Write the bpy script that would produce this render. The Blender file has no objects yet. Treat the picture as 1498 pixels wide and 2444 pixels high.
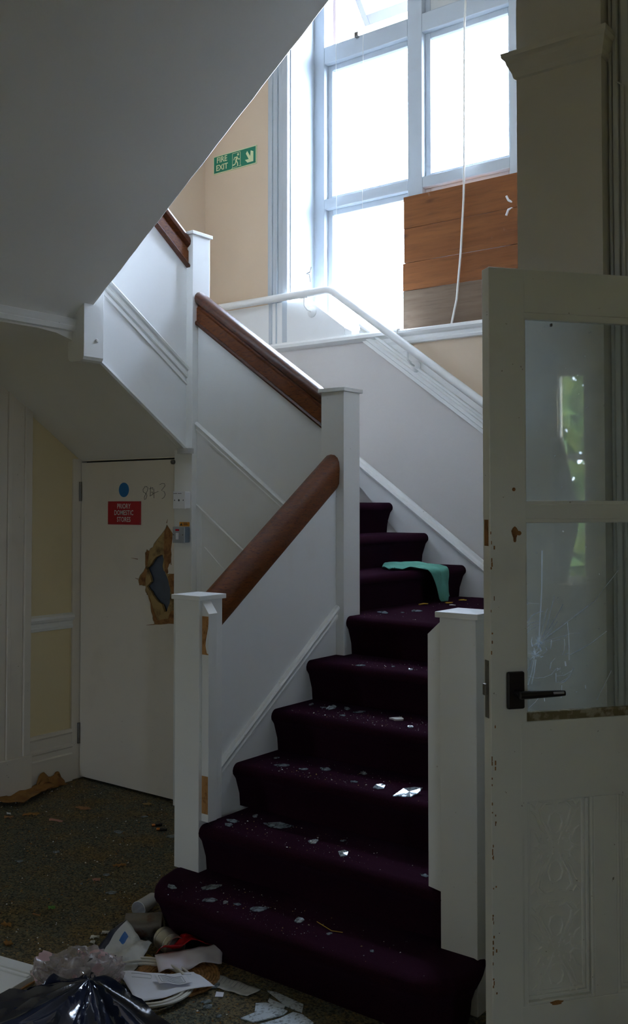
import bpy, bmesh, math, random
from mathutils import Vector, Matrix, Euler, noise

S = bpy.context.scene
COL = S.collection
R_ = math.radians

# ---------------------------------------------------------------- camera
cd = bpy.data.cameras.new('camera')
cam = bpy.data.objects.new('camera', cd)
COL.objects.link(cam)
cam.location = (2.6025, -2.7140, 1.55)
cam.rotation_euler = (R_(90 + 1.842), 0, R_(37.186))
cd.sensor_fit = 'VERTICAL'
cd.sensor_height = 24.0
cd.lens = 23.087
cd.shift_y = -0.03765
cd.clip_start = 0.05
S.camera = cam

# ---------------------------------------------------------------- daylight
SKY = 40.0
w = bpy.data.worlds.new('sky')
S.world = w
w.use_nodes = True
bg = w.node_tree.nodes['Background']
bg.inputs[0].default_value = (0.68, 0.81, 1.06, 1)
bg.inputs[1].default_value = SKY


def portal(name, loc, rot, sx, sy):
    l = bpy.data.lights.new(name, 'AREA')
    l.shape = 'RECTANGLE'
    l.size, l.size_y = sx, sy
    l.cycles.is_portal = True
    o = bpy.data.objects.new(name, l)
    o.location, o.rotation_euler = loc, rot
    COL.objects.link(o)


portal('daylight_portal', (-0.53, 2.62, 4.0), (R_(-90), 0, 0), 1.7, 2.9)       # the stair window
portal('daylight_portal', (-1.375, -5.78, 0.9), (R_(90), 0, 0), 0.15, 1.6)        # unseen hall window behind the camera, shaped for fill
portal('daylight_portal', (5.3, -4.425, 1.6), (0, R_(90), 0), 1.0, 0.35)      # added side window, for fill light
portal('daylight_portal', (5.3, -.745, 1.735), (0, R_(90), 0), 1.37, 0.17)       # side light of the hall

S.view_settings.view_transform = 'Standard'
S.view_settings.look = 'None'
S.view_settings.gamma = 1.0
S.view_settings.use_curve_mapping = False
S.view_settings.exposure = 0.16
S.cycles.use_denoising = True
S.cycles.max_bounces = 12
S.cycles.diffuse_bounces = 8
S.cycles.transparent_max_bounces = 16
S.cycles.caustics_reflective = False
S.cycles.caustics_refractive = False
S.cycles.sample_clamp_indirect = 20.0


# ---------------------------------------------------------------- materials
def nd(nt, t, **kw):
    n = nt.nodes.new(t)
    for k, v in kw.items():
        setattr(n, k, v)
    return n


def ramp(nt, src, stops):
    r = nd(nt, 'ShaderNodeValToRGB')
    els = r.color_ramp.elements
    while len(els) < len(stops):
        els.new(0.5)
    for e, (p, c) in zip(els, stops):
        e.position = p
        e.color = (*c, 1) if len(c) == 3 else c
    nt.links.new(src, r.inputs[0])
    return r.outputs[0]


def mixc(nt, fac, a, b):
    m = nd(nt, 'ShaderNodeMix', data_type='RGBA')
    for sock, v in ((m.inputs[0], fac), (m.inputs[6], a), (m.inputs[7], b)):
        if isinstance(v, (int, float)):
            sock.default_value = v
        elif isinstance(v, tuple):
            sock.default_value = (*v, 1)
        else:
            nt.links.new(v, sock)
    return m.outputs[2]


def noise_fac(nt, co, scale, detail=4, rough=0.55, lo=0.4, hi=0.6, vec_scale=None):
    if vec_scale:
        mp = nd(nt, 'ShaderNodeMapping')
        mp.inputs['Scale'].default_value = vec_scale
        nt.links.new(co, mp.inputs[0])
        co = mp.outputs[0]
    n = nd(nt, 'ShaderNodeTexNoise')
    n.inputs['Scale'].default_value = scale
    n.inputs['Detail'].default_value = detail
    n.inputs['Roughness'].default_value = rough
    nt.links.new(co, n.inputs['Vector'])
    return ramp(nt, n.outputs[0], [(lo, (0, 0, 0)), (hi, (1, 1, 1))]), n.outputs[0]


def mat(name, col, rough=0.5, spec=0.5, metal=0.0, layers=(), bump=None, sheen=0.0, coat=0.0):
    """layers: (colour, noise scale, lo, hi, amount[, vec_scale]) mixed over col; bump: (scale, strength, distance[, vec_scale])"""
    m = bpy.data.materials.new(name)
    m.use_nodes = True
    nt = m.node_tree
    b = nt.nodes['Principled BSDF']
    b.inputs['Roughness'].default_value = rough
    b.inputs['Specular IOR Level'].default_value = spec
    b.inputs['Metallic'].default_value = metal
    b.inputs['Sheen Weight'].default_value = sheen
    b.inputs['Coat Weight'].default_value = coat
    b.inputs['Coat Roughness'].default_value = 0.12
    b.inputs['Sheen Tint'].default_value = (0.55, 0.30, 0.75, 1)
    b.inputs['Sheen Roughness'].default_value = 0.35
    co = nd(nt, 'ShaderNodeTexCoord').outputs['Object']
    c = col
    for L in layers:
        f, _ = noise_fac(nt, co, L[1], lo=L[2], hi=L[3], vec_scale=L[5] if len(L) > 5 else None)
        mu = nd(nt, 'ShaderNodeMath', operation='MULTIPLY')
        nt.links.new(f, mu.inputs[0])
        mu.inputs[1].default_value = L[4]
        c = mixc(nt, mu.outputs[0], c, L[0])
    if isinstance(c, tuple):
        b.inputs['Base Color'].default_value = (*c, 1)
    else:
        nt.links.new(c, b.inputs['Base Color'])
    if bump:
        _, raw = noise_fac(nt, co, bump[0], detail=6, vec_scale=bump[3] if len(bump) > 3 else None)
        bp = nd(nt, 'ShaderNodeBump')
        bp.inputs['Strength'].default_value = bump[1]
        bp.inputs['Distance'].default_value = bump[2]
        nt.links.new(raw, bp.inputs['Height'])
        nt.links.new(bp.outputs[0], b.inputs['Normal'])
    return m


def glass_mat(name, tint=(0.93, 0.97, 0.96), dirt=0.0, dirt_col=(0.6, 0.62, 0.6), scale=6.0, lo=.5, hi=.75, specks=0.0, gloss=1.0, base=0.12, trans=0.35):
    """thin pane: transparent + mirror reflection by Fresnel + a film of dust, with painted haze on the door pane"""
    m = bpy.data.materials.new(name)
    m.use_nodes = True
    nt = m.node_tree
    nt.nodes.remove(nt.nodes['Principled BSDF'])
    out = nt.nodes['Material Output']
    tr = nd(nt, 'ShaderNodeBsdfTransparent')
    tr.inputs[0].default_value = (*tint, 1)
    gl = nd(nt, 'ShaderNodeBsdfGlossy')
    gl.inputs['Roughness'].default_value = 0.02
    ge = nd(nt, 'ShaderNodeNewGeometry')                 # Schlick, the same for both faces of the pane
    dt = nd(nt, 'ShaderNodeVectorMath', operation='DOT_PRODUCT')
    nt.links.new(ge.outputs['Incoming'], dt.inputs[0])
    nt.links.new(ge.outputs['Normal'], dt.inputs[1])
    ab = nd(nt, 'ShaderNodeMath', operation='ABSOLUTE')
    nt.links.new(dt.outputs['Value'], ab.inputs[0])
    om = nd(nt, 'ShaderNodeMath', operation='SUBTRACT')
    om.inputs[0].default_value = 1.0
    nt.links.new(ab.outputs[0], om.inputs[1])
    pw = nd(nt, 'ShaderNodeMath', operation='POWER')
    nt.links.new(om.outputs[0], pw.inputs[0])
    pw.inputs[1].default_value = 5.0
    fm = nd(nt, 'ShaderNodeMath', operation='MULTIPLY_ADD', use_clamp=True)
    nt.links.new(pw.outputs[0], fm.inputs[0])
    fm.inputs[1].default_value = 0.96
    fm.inputs[2].default_value = 0.042 * gloss
    mx = nd(nt, 'ShaderNodeMixShader')
    nt.links.new(fm.outputs[0], mx.inputs[0])
    nt.links.new(tr.outputs[0], mx.inputs[1])
    nt.links.new(gl.outputs[0], mx.inputs[2])
    last = mx.outputs[0]
    co = nd(nt, 'ShaderNodeTexCoord').outputs['Object']
    for amt, sc, l, h in ((dirt, scale, lo, hi), (specks, 90.0, 0.70, 0.74)):
        if amt > 0:
            f, _ = noise_fac(nt, co, sc, lo=l, hi=h)
            mu = nd(nt, 'ShaderNodeMath', operation='MULTIPLY_ADD')
            nt.links.new(f, mu.inputs[0])
            mu.inputs[1].default_value = amt
            mu.inputs[2].default_value = amt * (base if sc != 90.0 else 0.0)
            d1_ = nd(nt, 'ShaderNodeBsdfDiffuse')
            d1_.inputs[0].default_value = (*dirt_col, 1)
            d2_ = nd(nt, 'ShaderNodeBsdfTranslucent')
            d2_.inputs[0].default_value = (*dirt_col, 1)
            df = nd(nt, 'ShaderNodeMixShader')
            df.inputs[0].default_value = trans
            nt.links.new(d1_.outputs[0], df.inputs[1])
            nt.links.new(d2_.outputs[0], df.inputs[2])
            m2 = nd(nt, 'ShaderNodeMixShader')
            nt.links.new(mu.outputs[0], m2.inputs[0])
            nt.links.new(last, m2.inputs[1])
            nt.links.new(df.outputs[0], m2.inputs[2])
            last = m2.outputs[0]
    nt.links.new(last, out.inputs[0])
    return m


def wood_mat(name, a, b, dark, vs, rough=0.3, coat=0.3, knots=False):
    m = bpy.data.materials.new(name)
    m.use_nodes = True
    nt = m.node_tree
    p = nt.nodes['Principled BSDF']
    p.inputs['Roughness'].default_value = rough
    p.inputs['Coat Weight'].default_value = coat
    p.inputs['Coat Roughness'].default_value = 0.25
    p.inputs['Specular IOR Level'].default_value = 0.3
    co = nd(nt, 'ShaderNodeTexCoord').outputs['Object']
    f1, raw = noise_fac(nt, co, 6.0, detail=6, lo=.35, hi=.65, vec_scale=vs)
    c = mixc(nt, f1, a, b)
    f2, _ = noise_fac(nt, co, 17.0, detail=5, lo=.52, hi=.68, vec_scale=vs)
    m2_ = nd(nt, 'ShaderNodeMath', operation='MULTIPLY')
    nt.links.new(f2, m2_.inputs[0])
    m2_.inputs[1].default_value = 0.32 if knots else 1.0
    c = mixc(nt, m2_.outputs[0], c, dark)
    if knots:
        v = nd(nt, 'ShaderNodeTexVoronoi')
        v.inputs['Scale'].default_value = 4.5
        mp = nd(nt, 'ShaderNodeMapping')
        mp.inputs['Scale'].default_value = (0.8, 0.01, 1.9)
        nt.links.new(co, mp.inputs[0])
        nt.links.new(mp.outputs[0], v.inputs['Vector'])
        k = ramp(nt, v.outputs['Distance'], [(0.04, (1, 1, 1)), (0.15, (0, 0, 0))])
        mu = nd(nt, 'ShaderNodeMath', operation='MULTIPLY')
        nt.links.new(k, mu.inputs[0])
        mu.inputs[1].default_value = 0.8
        c = mixc(nt, mu.outputs[0], c, dark)
        f3, _ = noise_fac(nt, co, 5.0, detail=5, lo=.66, hi=.74)
        mu3 = nd(nt, 'ShaderNodeMath', operation='MULTIPLY')
        nt.links.new(f3, mu3.inputs[0])
        mu3.inputs[1].default_value = 0.5
        c = mixc(nt, mu3.outputs[0], c, (0.5, 0.45, 0.42))
    nt.links.new(c, p.inputs['Base Color'])
    bp = nd(nt, 'ShaderNodeBump')
    bp.inputs['Strength'].default_value = 0.15
    bp.inputs['Distance'].default_value = 0.002
    nt.links.new(raw, bp.inputs['Height'])
    nt.links.new(bp.outputs[0], p.inputs['Normal'])
    return m


M = {}
M['white'] = mat('white_gloss_paint', (0.84, 0.84, 0.81), 0.32, layers=[((0.70, 0.66, 0.56), 3.5, .60, .78, .35), ((0.25, 0.2, 0.14), 60, .72, .75, .45)], bump=(40, .05, .002))
M['winpaint'] = mat('sky_tinted_window_white', (0.50, 0.545, 0.58), 0.4, layers=[((0.42, 0.44, 0.46), 5, .55, .75, .4), ((0.15, 0.13, 0.1), 55, .72, .75, .4)], bump=(40, .05, .002))  # white paint greyed and blued; sky glare put into the colour
M['sashpaint'] = mat('grey_sash_paint', (0.30, 0.305, 0.33), 0.5)
M['panel'] = mat('white_panel_paint', (0.83, 0.83, 0.81), 0.45, layers=[((0.66, 0.63, 0.55), 2.5, .55, .78, .35)], bump=(60, .06, .002))
M['door'] = mat('off_white_door_paint', (0.78, 0.72, 0.62), 0.4, layers=[((0.58, 0.52, 0.42), 3, .55, .78, .45), ((0.2, 0.14, 0.08), 55, .71, .74, .6)], bump=(50, .06, .002))
M['glazed'] = mat('yellowed_door_paint', (0.84, 0.84, 0.80), 0.38, layers=[((0.5, 0.44, 0.32), 2.5, .52, .78, .4), ((0.14, 0.09, 0.05), 48, .715, .735, .8)], bump=(35, .08, .002))
M['cream'] = mat('cream_wall_paint', (0.70, 0.55, 0.40), 0.75, layers=[((0.63, 0.49, 0.35), 2.2, .5, .8, .4)], bump=(90, .12, .002))
M['yellow'] = mat('yellow_wall_paint', (0.78, 0.66, 0.40), 0.75, layers=[((0.66, 0.55, 0.32), 2.4, .5, .8, .5), ((0.35, 0.28, 0.15), 30, .74, .78, .4)], bump=(90, .12, .002))
M['dadopaper'] = mat('pale_embossed_wallpaper', (0.66, 0.62, 0.585), 0.6, layers=[((0.60, 0.56, 0.52), 2, .5, .8, .4)], bump=(14, .35, .006))
M['plaster'] = mat('grey_white_ceiling_paint', (0.87, 0.86, 0.82), 0.75, layers=[((0.80, 0.78, 0.72), 2, .5, .8, .4)], bump=(110, .15, .003))
M['pier'] = mat('dull_cream_paper', (0.68, 0.64, 0.57), 0.7, layers=[((0.6, 0.54, 0.44), 2, .5, .8, .4)], bump=(160, .25, .002, (1, 1, .35)))
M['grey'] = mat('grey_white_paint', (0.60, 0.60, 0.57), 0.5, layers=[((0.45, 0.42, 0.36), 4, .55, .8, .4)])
M['carpet'] = mat('maroon_stair_carpet', (0.030, 0.0068, 0.0155), 0.95, 0.03, layers=[((0.016, 0.0038, 0.0085), 420, .45, .6, .8), ((0.11, 0.07, 0.03), 70, .73, .77, .45)], bump=(600, .6, .004), sheen=0.05)
M['floor'] = mat('dirty_green_grey_carpet', (0.150, 0.150, 0.110), 0.95, 0.15, layers=[((0.25, 0.165, 0.06), 5, .42, .66, .8), ((0.040, 0.046, 0.040), 120, .46, .58, .85), ((0.32, 0.225, 0.095), 95, .56, .64, .65)], bump=(220, .8, .006))
M['wood'] = wood_mat('varnished_brown_wood', (0.130, 0.034, 0.006), (0.190, 0.054, 0.009), (0.05, 0.012, 0.003), (3, 3, 14), 0.42, 0.08)
M['wooddark'] = wood_mat('dark_varnished_wood', (0.075, 0.021, 0.008), (0.11, 0.032, 0.011), (0.035, 0.011, 0.005), (3, 3, 14), 0.3, 0.4)
M['bare'] = wood_mat('bare_softwood', (0.42, 0.20, 0.065), (0.50, 0.26, 0.09), (0.26, 0.11, 0.03), (5, 5, 3), 0.7, 0)
M['plank'] = wood_mat('orange_pine_board', (0.185, 0.058, 0.012), (0.235, 0.082, 0.019), (0.07, 0.018, 0.006), (.35, 4, 4.5), 0.6, 0.0, True)
M['plankgrey'] = wood_mat('grey_weathered_board', (0.150, 0.097, 0.060), (0.19, 0.13, 0.085), (0.06, 0.035, 0.02), (.35, 4, 4.5), 0.7, 0, True)
M['core'] = mat('torn_brown_fibreboard', (0.36, 0.17, 0.055), 0.9, layers=[((0.15, 0.06, 0.02), 28, .45, .65, .8)], bump=(80, .9, .006))
M['coretan'] = mat('tan_board_inside', (0.42, 0.28, 0.11), 0.9, layers=[((0.10, 0.055, 0.02), 12, .48, .64, .85)], bump=(90, .6, .004))
M['bluegrey'] = mat('blue_grey_board_inside', (0.11, 0.13, 0.17), 0.8, layers=[((0.08, 0.09, 0.11), 10, .45, .65, .5)])
M['red'] = mat('red_engraved_plastic', (0.42, 0.008, 0.018), 0.35)
M['signwhite'] = mat('white_lettering', (0.72, 0.72, 0.70), 0.5)
M['blue'] = mat('blue_plastic_disc', (0.01, 0.16, 0.42), 0.35)
M['green'] = mat('green_sign_face', (0.004, 0.20, 0.115), 0.4)
M['glow'] = mat('pale_green_sign_print', (0.66, 0.72, 0.42), 0.5)
M['ink'] = mat('black_marker_ink', (0.02, 0.02, 0.022), 0.6)
M['metalbox'] = mat('grey_painted_metal', (0.36, 0.38, 0.40), 0.4, layers=[((0.28, 0.29, 0.30), 14, .5, .7, .5)])
M['metaldark'] = mat('blue_grey_metal_side', (0.16, 0.20, 0.25), 0.4)
M['plastic'] = mat('white_plastic', (0.80, 0.80, 0.82), 0.35)
M['redplastic'] = mat('red_neon_lens', (0.6, 0.01, 0.02), 0.25)
M['orange'] = mat('orange_warning_label', (0.72, 0.30, 0.02), 0.5)
M['brass'] = mat('tarnished_steel', (0.20, 0.19, 0.17), 0.45, metal=0.7, layers=[((0.10, 0.07, 0.04), 20, .5, .65, .6)])
M['black'] = mat('dark_brown_plastic', (0.014, 0.010, 0.010), 0.32, layers=[((0.02, 0.016, 0.015), 25, .5, .7, .6)])
M['chip'] = mat('worn_metal_patch', (0.42, 0.40, 0.40), 0.5)
M['dark'] = mat('dark_gap', (0.01, 0.008, 0.007), 0.9)
M['tin'] = mat('tin_plate', (0.62, 0.60, 0.55), 0.36, metal=0.8, layers=[((0.20, 0.17, 0.12), 16, .5, .7, .6)])
M['rust'] = mat('rusty_tin', (0.20, 0.17, 0.13), 0.5, metal=0.45, layers=[((0.14, 0.05, 0.018), 14, .5, .62, .85)])
M['paper'] = mat('white_paper', (0.80, 0.81, 0.86), 0.8, layers=[((0.68, 0.66, 0.66), 7, .55, .75, .4)])
M['print'] = mat('grey_print', (0.40, 0.42, 0.46), 0.8)
M['coil'] = mat('grubby_white_plastic', (0.66, 0.63, 0.55), 0.5, layers=[((0.45, 0.40, 0.30), 12, .5, .7, .5)])
M['wicker'] = mat('brown_wicker', (0.40, 0.20, 0.065), 0.75, layers=[((0.17, 0.075, 0.02), 60, .45, .6, .75)], bump=(120, .7, .004))
M['redfoil'] = mat('red_packet_print', (0.45, 0.012, 0.016), 0.28, layers=[((0.7, 0.6, 0.6), 26, .66, .69, .5)])
M['foilwhite'] = mat('white_packet_inside', (0.72, 0.68, 0.72), 0.45, layers=[((0.60, 0.42, 0.46), 8, .5, .7, .45)])
M['wrapper'] = mat('white_printed_wrapper', (0.60, 0.60, 0.57), 0.35, layers=[((0.30, 0.30, 0.28), 11, .52, .64, .65)])
M['navy'] = mat('navy_blue_print', (0.012, 0.014, 0.03), 0.35)
M['bluelogo'] = mat('bright_blue_print', (0.02, 0.13, 0.42), 0.35)
M['binbag'] = mat('black_polythene', (0.016, 0.021, 0.045), 0.16, 1.0, bump=(14, .25, .010, (1, 1, 1)))
M['leaf'] = mat('dry_brown_leaf', (0.32, 0.155, 0.035), 0.85, layers=[((0.18, 0.07, 0.018), 14, .45, .65, .7)], bump=(40, .5, .004))
M['leafyellow'] = mat('yellow_leaf', (0.55, 0.34, 0.03), 0.8)
M['leafgreen'] = mat('green_leaf_scrap', (0.12, 0.30, 0.05), 0.7)
M['sliver'] = mat('brown_wood_sliver', (0.32, 0.16, 0.06), 0.8, layers=[((0.2, 0.09, 0.03), 30, .45, .6, .6)])
M['plasterchip'] = mat('plaster_chip', (0.70, 0.69, 0.64), 0.85)
M['brick'] = mat('pink_plaster_chip', (0.42, 0.20, 0.14), 0.9)
M['cloth'] = mat('mint_green_cloth', (0.15, 0.46, 0.36), 0.85, layers=[((0.11, 0.36, 0.28), 16, .45, .62, .5)], bump=(260, .4, .003))
M['copper'] = mat('copper_battery_end', (0.60, 0.22, 0.06), 0.25, metal=0.9)
M['batteryblack'] = mat('black_battery_sleeve', (0.010, 0.010, 0.012), 0.22)
M['cord'] = mat('white_cord', (0.78, 0.76, 0.70), 0.7)
fm_ = bpy.data.materials.new('glass_fracture')          # frosted broken glass faces
fm_.use_nodes = True
fn_ = fm_.node_tree
fn_.nodes.remove(fn_.nodes['Principled BSDF'])
fd_, ft_, fx_ = nd(fn_, 'ShaderNodeBsdfDiffuse'), nd(fn_, 'ShaderNodeBsdfTranslucent'), nd(fn_, 'ShaderNodeMixShader')
fd_.inputs[0].default_value = ft_.inputs[0].default_value = (0.90, 0.95, 1.0, 1)
fn_.links.new(fd_.outputs[0], fx_.inputs[1])
fn_.links.new(ft_.outputs[0], fx_.inputs[2])
fn_.links.new(fx_.outputs[0], fn_.nodes['Material Output'].inputs[0])
M['fracture'] = fm_
M['crack'] = mat('bright_glass_crumb', (0.93, 0.96, 1.0), 0.16, metal=1.0)
M['brickwork'] = mat('added_dark_brick', (0.07, 0.045, 0.038), 0.9)
M['hedge'] = mat('green_foliage', (0.075, 0.16, 0.025), 0.8, layers=[((0.26, 0.30, 0.05), 6, .45, .65, .8)])
M['ground'] = mat('outside_tarmac', (0.045, 0.045, 0.042), 0.9)
M['moss'] = mat('mouldy_bead', (0.20, 0.16, 0.08), 0.9, layers=[((0.42, 0.38, 0.28), 40, .48, .6, .8)], bump=(90, .7, .004))
M['pane'] = glass_mat('window_glass', (0.97, 0.99, 1.0), 0.02)
M['doorpane'] = glass_mat('dusty_hazed_door_glass', (0.90, 0.94, 0.92), 0.20, (0.62, 0.66, 0.66), 3.2, .40, .8, 0.5, 1.4, .45, .5)  # dust, plus painted haze standing in for the hall's reflection
M['shard'] = glass_mat('obscured_glass', (0.62, 0.70, 0.72), 0.50, (0.56, 0.64, 0.68), 90, .3, .6, 0.0, 2.8)
M['frost'] = glass_mat('frosted_dotted_glass', (0.62, 0.70, 0.72), 0.85, (0.66, 0.73, 0.78), 110, .35, .55, 0.0, 2.2, .45, .1)
M['clear'] = glass_mat('clear_polythene', (0.88, 0.86, 0.87), 0.55, (0.85, 0.78, 0.79), 11, .40, .7, 0.0, 3.0, .25)
M['clearpink'] = mat('pink_printed_polythene', (0.62, 0.42, 0.44), 0.35)


# ---------------------------------------------------------------- mesh tools
class MB:
    def __init__(s):
        s.v, s.f, s.mi = [], [], []
        s.cur = 0

    def add(s, vs, fs):
        n = len(s.v)
        s.v += [tuple(v) for v in vs]
        for f in fs:
            s.f.append(tuple(n + i for i in f))
            s.mi.append(s.cur)
        return s

    def box(s, x0, x1, y0, y1, z0, z1):
        v = [(x, y, z) for z in (z0, z1) for y in (y0, y1) for x in (x0, x1)]
        return s.add(v, [(0, 2, 3, 1), (4, 5, 7, 6), (0, 1, 5, 4), (2, 6, 7, 3), (0, 4, 6, 2), (1, 3, 7, 5)])

    def prism(s, poly, axis, a, b):
        """poly: 2-D points; axis 'x': (y,z), 'y': (x,z), 'z': (x,y)"""
        def P(p, t):
            return {'x': (t, p[0], p[1]), 'y': (p[0], t, p[1]), 'z': (p[0], p[1], t)}[axis]
        n = len(poly)
        v = [P(p, a) for p in poly] + [P(p, b) for p in poly]
        f = [tuple(range(n))[::-1], tuple(range(n, 2 * n))]
        f += [(i, (i + 1) % n, n + (i + 1) % n, n + i) for i in range(n)]
        return s.add(v, f)

    def sweep(s, prof, p0, p1, nrm):
        """moulding: prof (out, up) carried from p0 to p1, ends cut plumb"""
        nrm = Vector(nrm)
        n = len(prof)
        v = []
        for p in (p0, p1):
            v += [Vector(p) + nrm * a + Vector((0, 0, b)) for a, b in prof]
        f = [tuple(range(n))[::-1], tuple(range(n, 2 * n))]
        f += [(i, (i + 1) % n, n + (i + 1) % n, n + i) for i in range(n)]
        return s.add(v, f)

    def tube(s, pts, r, seg=8, caps=True):
        pts = [Vector(p) for p in pts]
        rs = r if isinstance(r, (list, tuple)) else [r] * len(pts)
        v, up = [], None
        for i, p in enumerate(pts):
            d = (pts[min(i + 1, len(pts) - 1)] - pts[max(i - 1, 0)]).normalized()
            a = d.orthogonal() if up is None else (up - d * up.dot(d))
            a.normalize()
            up = a
            b = d.cross(a)
            v += [p + (a * math.cos(t) + b * math.sin(t)) * rs[i] for t in [2 * math.pi * k / seg for k in range(seg)]]
        f = []
        for i in range(len(pts) - 1):
            for k in range(seg):
                k2 = (k + 1) % seg
                f.append((i * seg + k, i * seg + k2, (i + 1) * seg + k2, (i + 1) * seg + k))
        if caps:
            f.append(tuple(range(seg))[::-1])
            f.append(tuple((len(pts) - 1) * seg + k for k in range(seg)))
        return s.add(v, f)

    def lathe(s, prof, seg=24, mtx=None, close=False):
        mtx = mtx or Matrix()
        v = []
        for r, z in prof:
            v += [mtx @ Vector((r * math.cos(2 * math.pi * k / seg), r * math.sin(2 * math.pi * k / seg), z)) for k in range(seg)]
        f = []
        n = len(prof)
        for i in range(n if close else n - 1):
            j = (i + 1) % n
            for k in range(seg):
                k2 = (k + 1) % seg
                f.append((i * seg + k, i * seg + k2, j * seg + k2, j * seg + k))
        if not close:
            for i, rev in ((0, True), (n - 1, False)):
                if prof[i][0] > 1e-5:
                    ring = tuple(i * seg + k for k in range(seg))
                    f.append(ring[::-1] if rev else ring)
        return s.add(v, f)

    def grid(s, fn, nu, nv, closed_u=False):
        v = [fn(i / (nu - (0 if closed_u else 1)), j / (nv - 1)) for j in range(nv) for i in range(nu)]
        f = []
        for j in range(nv - 1):
            for i in range(nu if closed_u else nu - 1):
                i2 = (i + 1) % nu
                f.append((j * nu + i, j * nu + i2, (j + 1) * nu + i2, (j + 1) * nu + i))
        return s.add(v, f)

    def build(s, name, m, parent=None, label=None, cat=None, group=None, kind=None, smooth=False, bevel=0.0, origin=None, thick=0.0, sub=0):
        me = bpy.data.meshes.new(name)
        root = parent
        while root is not None and root.parent is not None:
            root = root.parent
        if root is not None:
            o0 = Vector(root.location)
        elif origin is not None:
            o0 = Vector(origin)
        else:
            lo = [min(v[i] for v in s.v) for i in range(3)]
            hi = [max(v[i] for v in s.v) for i in range(3)]
            o0 = Vector(((lo[0] + hi[0]) / 2, (lo[1] + hi[1]) / 2, lo[2]))
        me.from_pydata([tuple(Vector(v) - o0) for v in s.v], [], s.f)
        for mm in (m if isinstance(m, (list, tuple)) else [m]):
            me.materials.append(M[mm])
        if max(s.mi or [0]) > 0:
            me.polygons.foreach_set('material_index', s.mi)
        bm = bmesh.new()
        bm.from_mesh(me)
        bmesh.ops.recalc_face_normals(bm, faces=bm.faces)
        bm.to_mesh(me)
        bm.free()
        if smooth:
            me.polygons.foreach_set('use_smooth', [True] * len(me.polygons))
        o = bpy.data.objects.new(name, me)
        COL.objects.link(o)
        if parent is not None:
            o.parent = parent
        else:
            o.location = o0
        if thick:
            md = o.modifiers.new('thickness', 'SOLIDIFY')
            md.thickness = thick
            md.offset = 0
        if sub:
            md = o.modifiers.new('round', 'SUBSURF')
            md.levels = md.render_levels = sub
        if bevel:
            md = o.modifiers.new('bevel', 'BEVEL')
            md.width = bevel
            md.segments = 2
            md.limit_method = 'ANGLE'
            md.angle_limit = R_(50)
        if smooth and not sub:
            try:
                bpy_smooth(o)
            except Exception:
                pass
        tag(o, label, cat, group, kind)
        return o


def bpy_smooth(o):
    me = o.data
    for e in me.edges:
        pass
    me.set_sharp_from_angle(angle=R_(38))


def tag(o, label=None, cat=None, group=None, kind=None):
    if label:
        o['label'] = label
    if cat:
        o['category'] = cat
    if group:
        o['group'] = group
    if kind:
        o['kind'] = kind
    return o


def thing(name, label, cat, loc, group=None, kind=None):
    o = bpy.data.objects.new(name, None)
    o.empty_display_size = 0.05
    COL.objects.link(o)
    o.location = loc
    return tag(o, label, cat, group, kind)


def copy_tree(o, parent=None):
    c = o.copy()
    COL.objects.link(c)
    if parent:
        c.parent = parent
    for ch in list(o.children):
        copy_tree(ch, c)
    return c


def struct(mb, name, m, label, cat, **kw):
    return mb.build(name, m, None, label, cat, kind='structure', **kw)


def text_mb(mb, body, size, place, bold=0.0, spacing=1.0, align='CENTER'):
    """flat lettering; place maps (u, v) in text space to a point"""
    cu = bpy.data.curves.new('lettering', 'FONT')
    cu.body = body
    cu.size = size
    cu.align_x = align
    cu.align_y = 'CENTER'
    cu.offset = bold
    cu.space_character = spacing
    cu.resolution_u = 4
    o = bpy.data.objects.new('lettering', cu)
    COL.objects.link(o)
    dg = bpy.context.evaluated_depsgraph_get()
    me = o.evaluated_get(dg).to_mesh()
    mb.add([place(v.co.x, v.co.y) for v in me.vertices], [tuple(p.vertices) for p in me.polygons])
    o.evaluated_get(dg).to_mesh_clear()
    bpy.data.objects.remove(o)
    bpy.data.curves.remove(cu)
# ================================================================ setting
RISE, GO = 0.17387, 0.23938
W = 0.128                                  # newel width
YB = 0.9405                                # front face of the second and third newels
ZL = 2.558                                 # dado height at the landing


def quad_bm(*boxes):
    m = MB()
    for b in boxes:
        m.box(*b)
    return m


struct(MB().box(-2.3, 5.3, -5.9, 2.8, -0.12, 0.0), 'floor', 'floor', 'dirty grey-green carpet floor of the hall strewn with grit', 'floor')
struct(MB().box(-40, 40, -40, 40, -1.3, -1.2), 'ground', 'ground', 'dark tarmac outside the building', 'ground')

# window wall (faces the camera), cream above the dado
struct(quad_bm((-2.3, -1.302, 2.179, 2.60, 0, 5.9), (-1.302, 1.40, 2.179, 2.60, 0, 2.555), (0.36, 1.40, 2.179, 2.60, 2.555, 5.9),
               (-1.302, 0.36, 2.179, 2.60, 5.45, 5.9)), 'wall_back', 'cream', 'cream painted wall around the tall stair window', 'wall')
struct(quad_bm((-4.5, -1.302, 2.601, 2.68, -1.2, 9), (0.36, 5.4, 2.601, 2.68, -1.2, 9), (-1.302, 0.36, 2.601, 2.68, -1.2, 2.54), (-1.302, 0.36, 2.601, 2.68, 5.46, 9)), 'wall_outside', 'brickwork',
       'unseen dark brick facing added outside the stair wall to dim the sash', 'wall')  # added plates, dark to keep facade bounce off the open sash
struct(MB().prism([(-2.0, 0), (1.17, 0), (1.17, 1.16), (0.08, 1.965), (-0.744, 2.545), (-2.0, 2.545)], 'y', 2.172, 2.182), 'wall_dado', 'dadopaper',
       'pale pinkish embossed wall lining below the dado rail of the stairs', 'wall')
struct(MB().box(-2.25, -2.05, 0.98, 2.2, 1.80, 5.9), 'wall_left_upper', 'cream', 'cream side wall above the half landing', 'wall')
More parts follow.
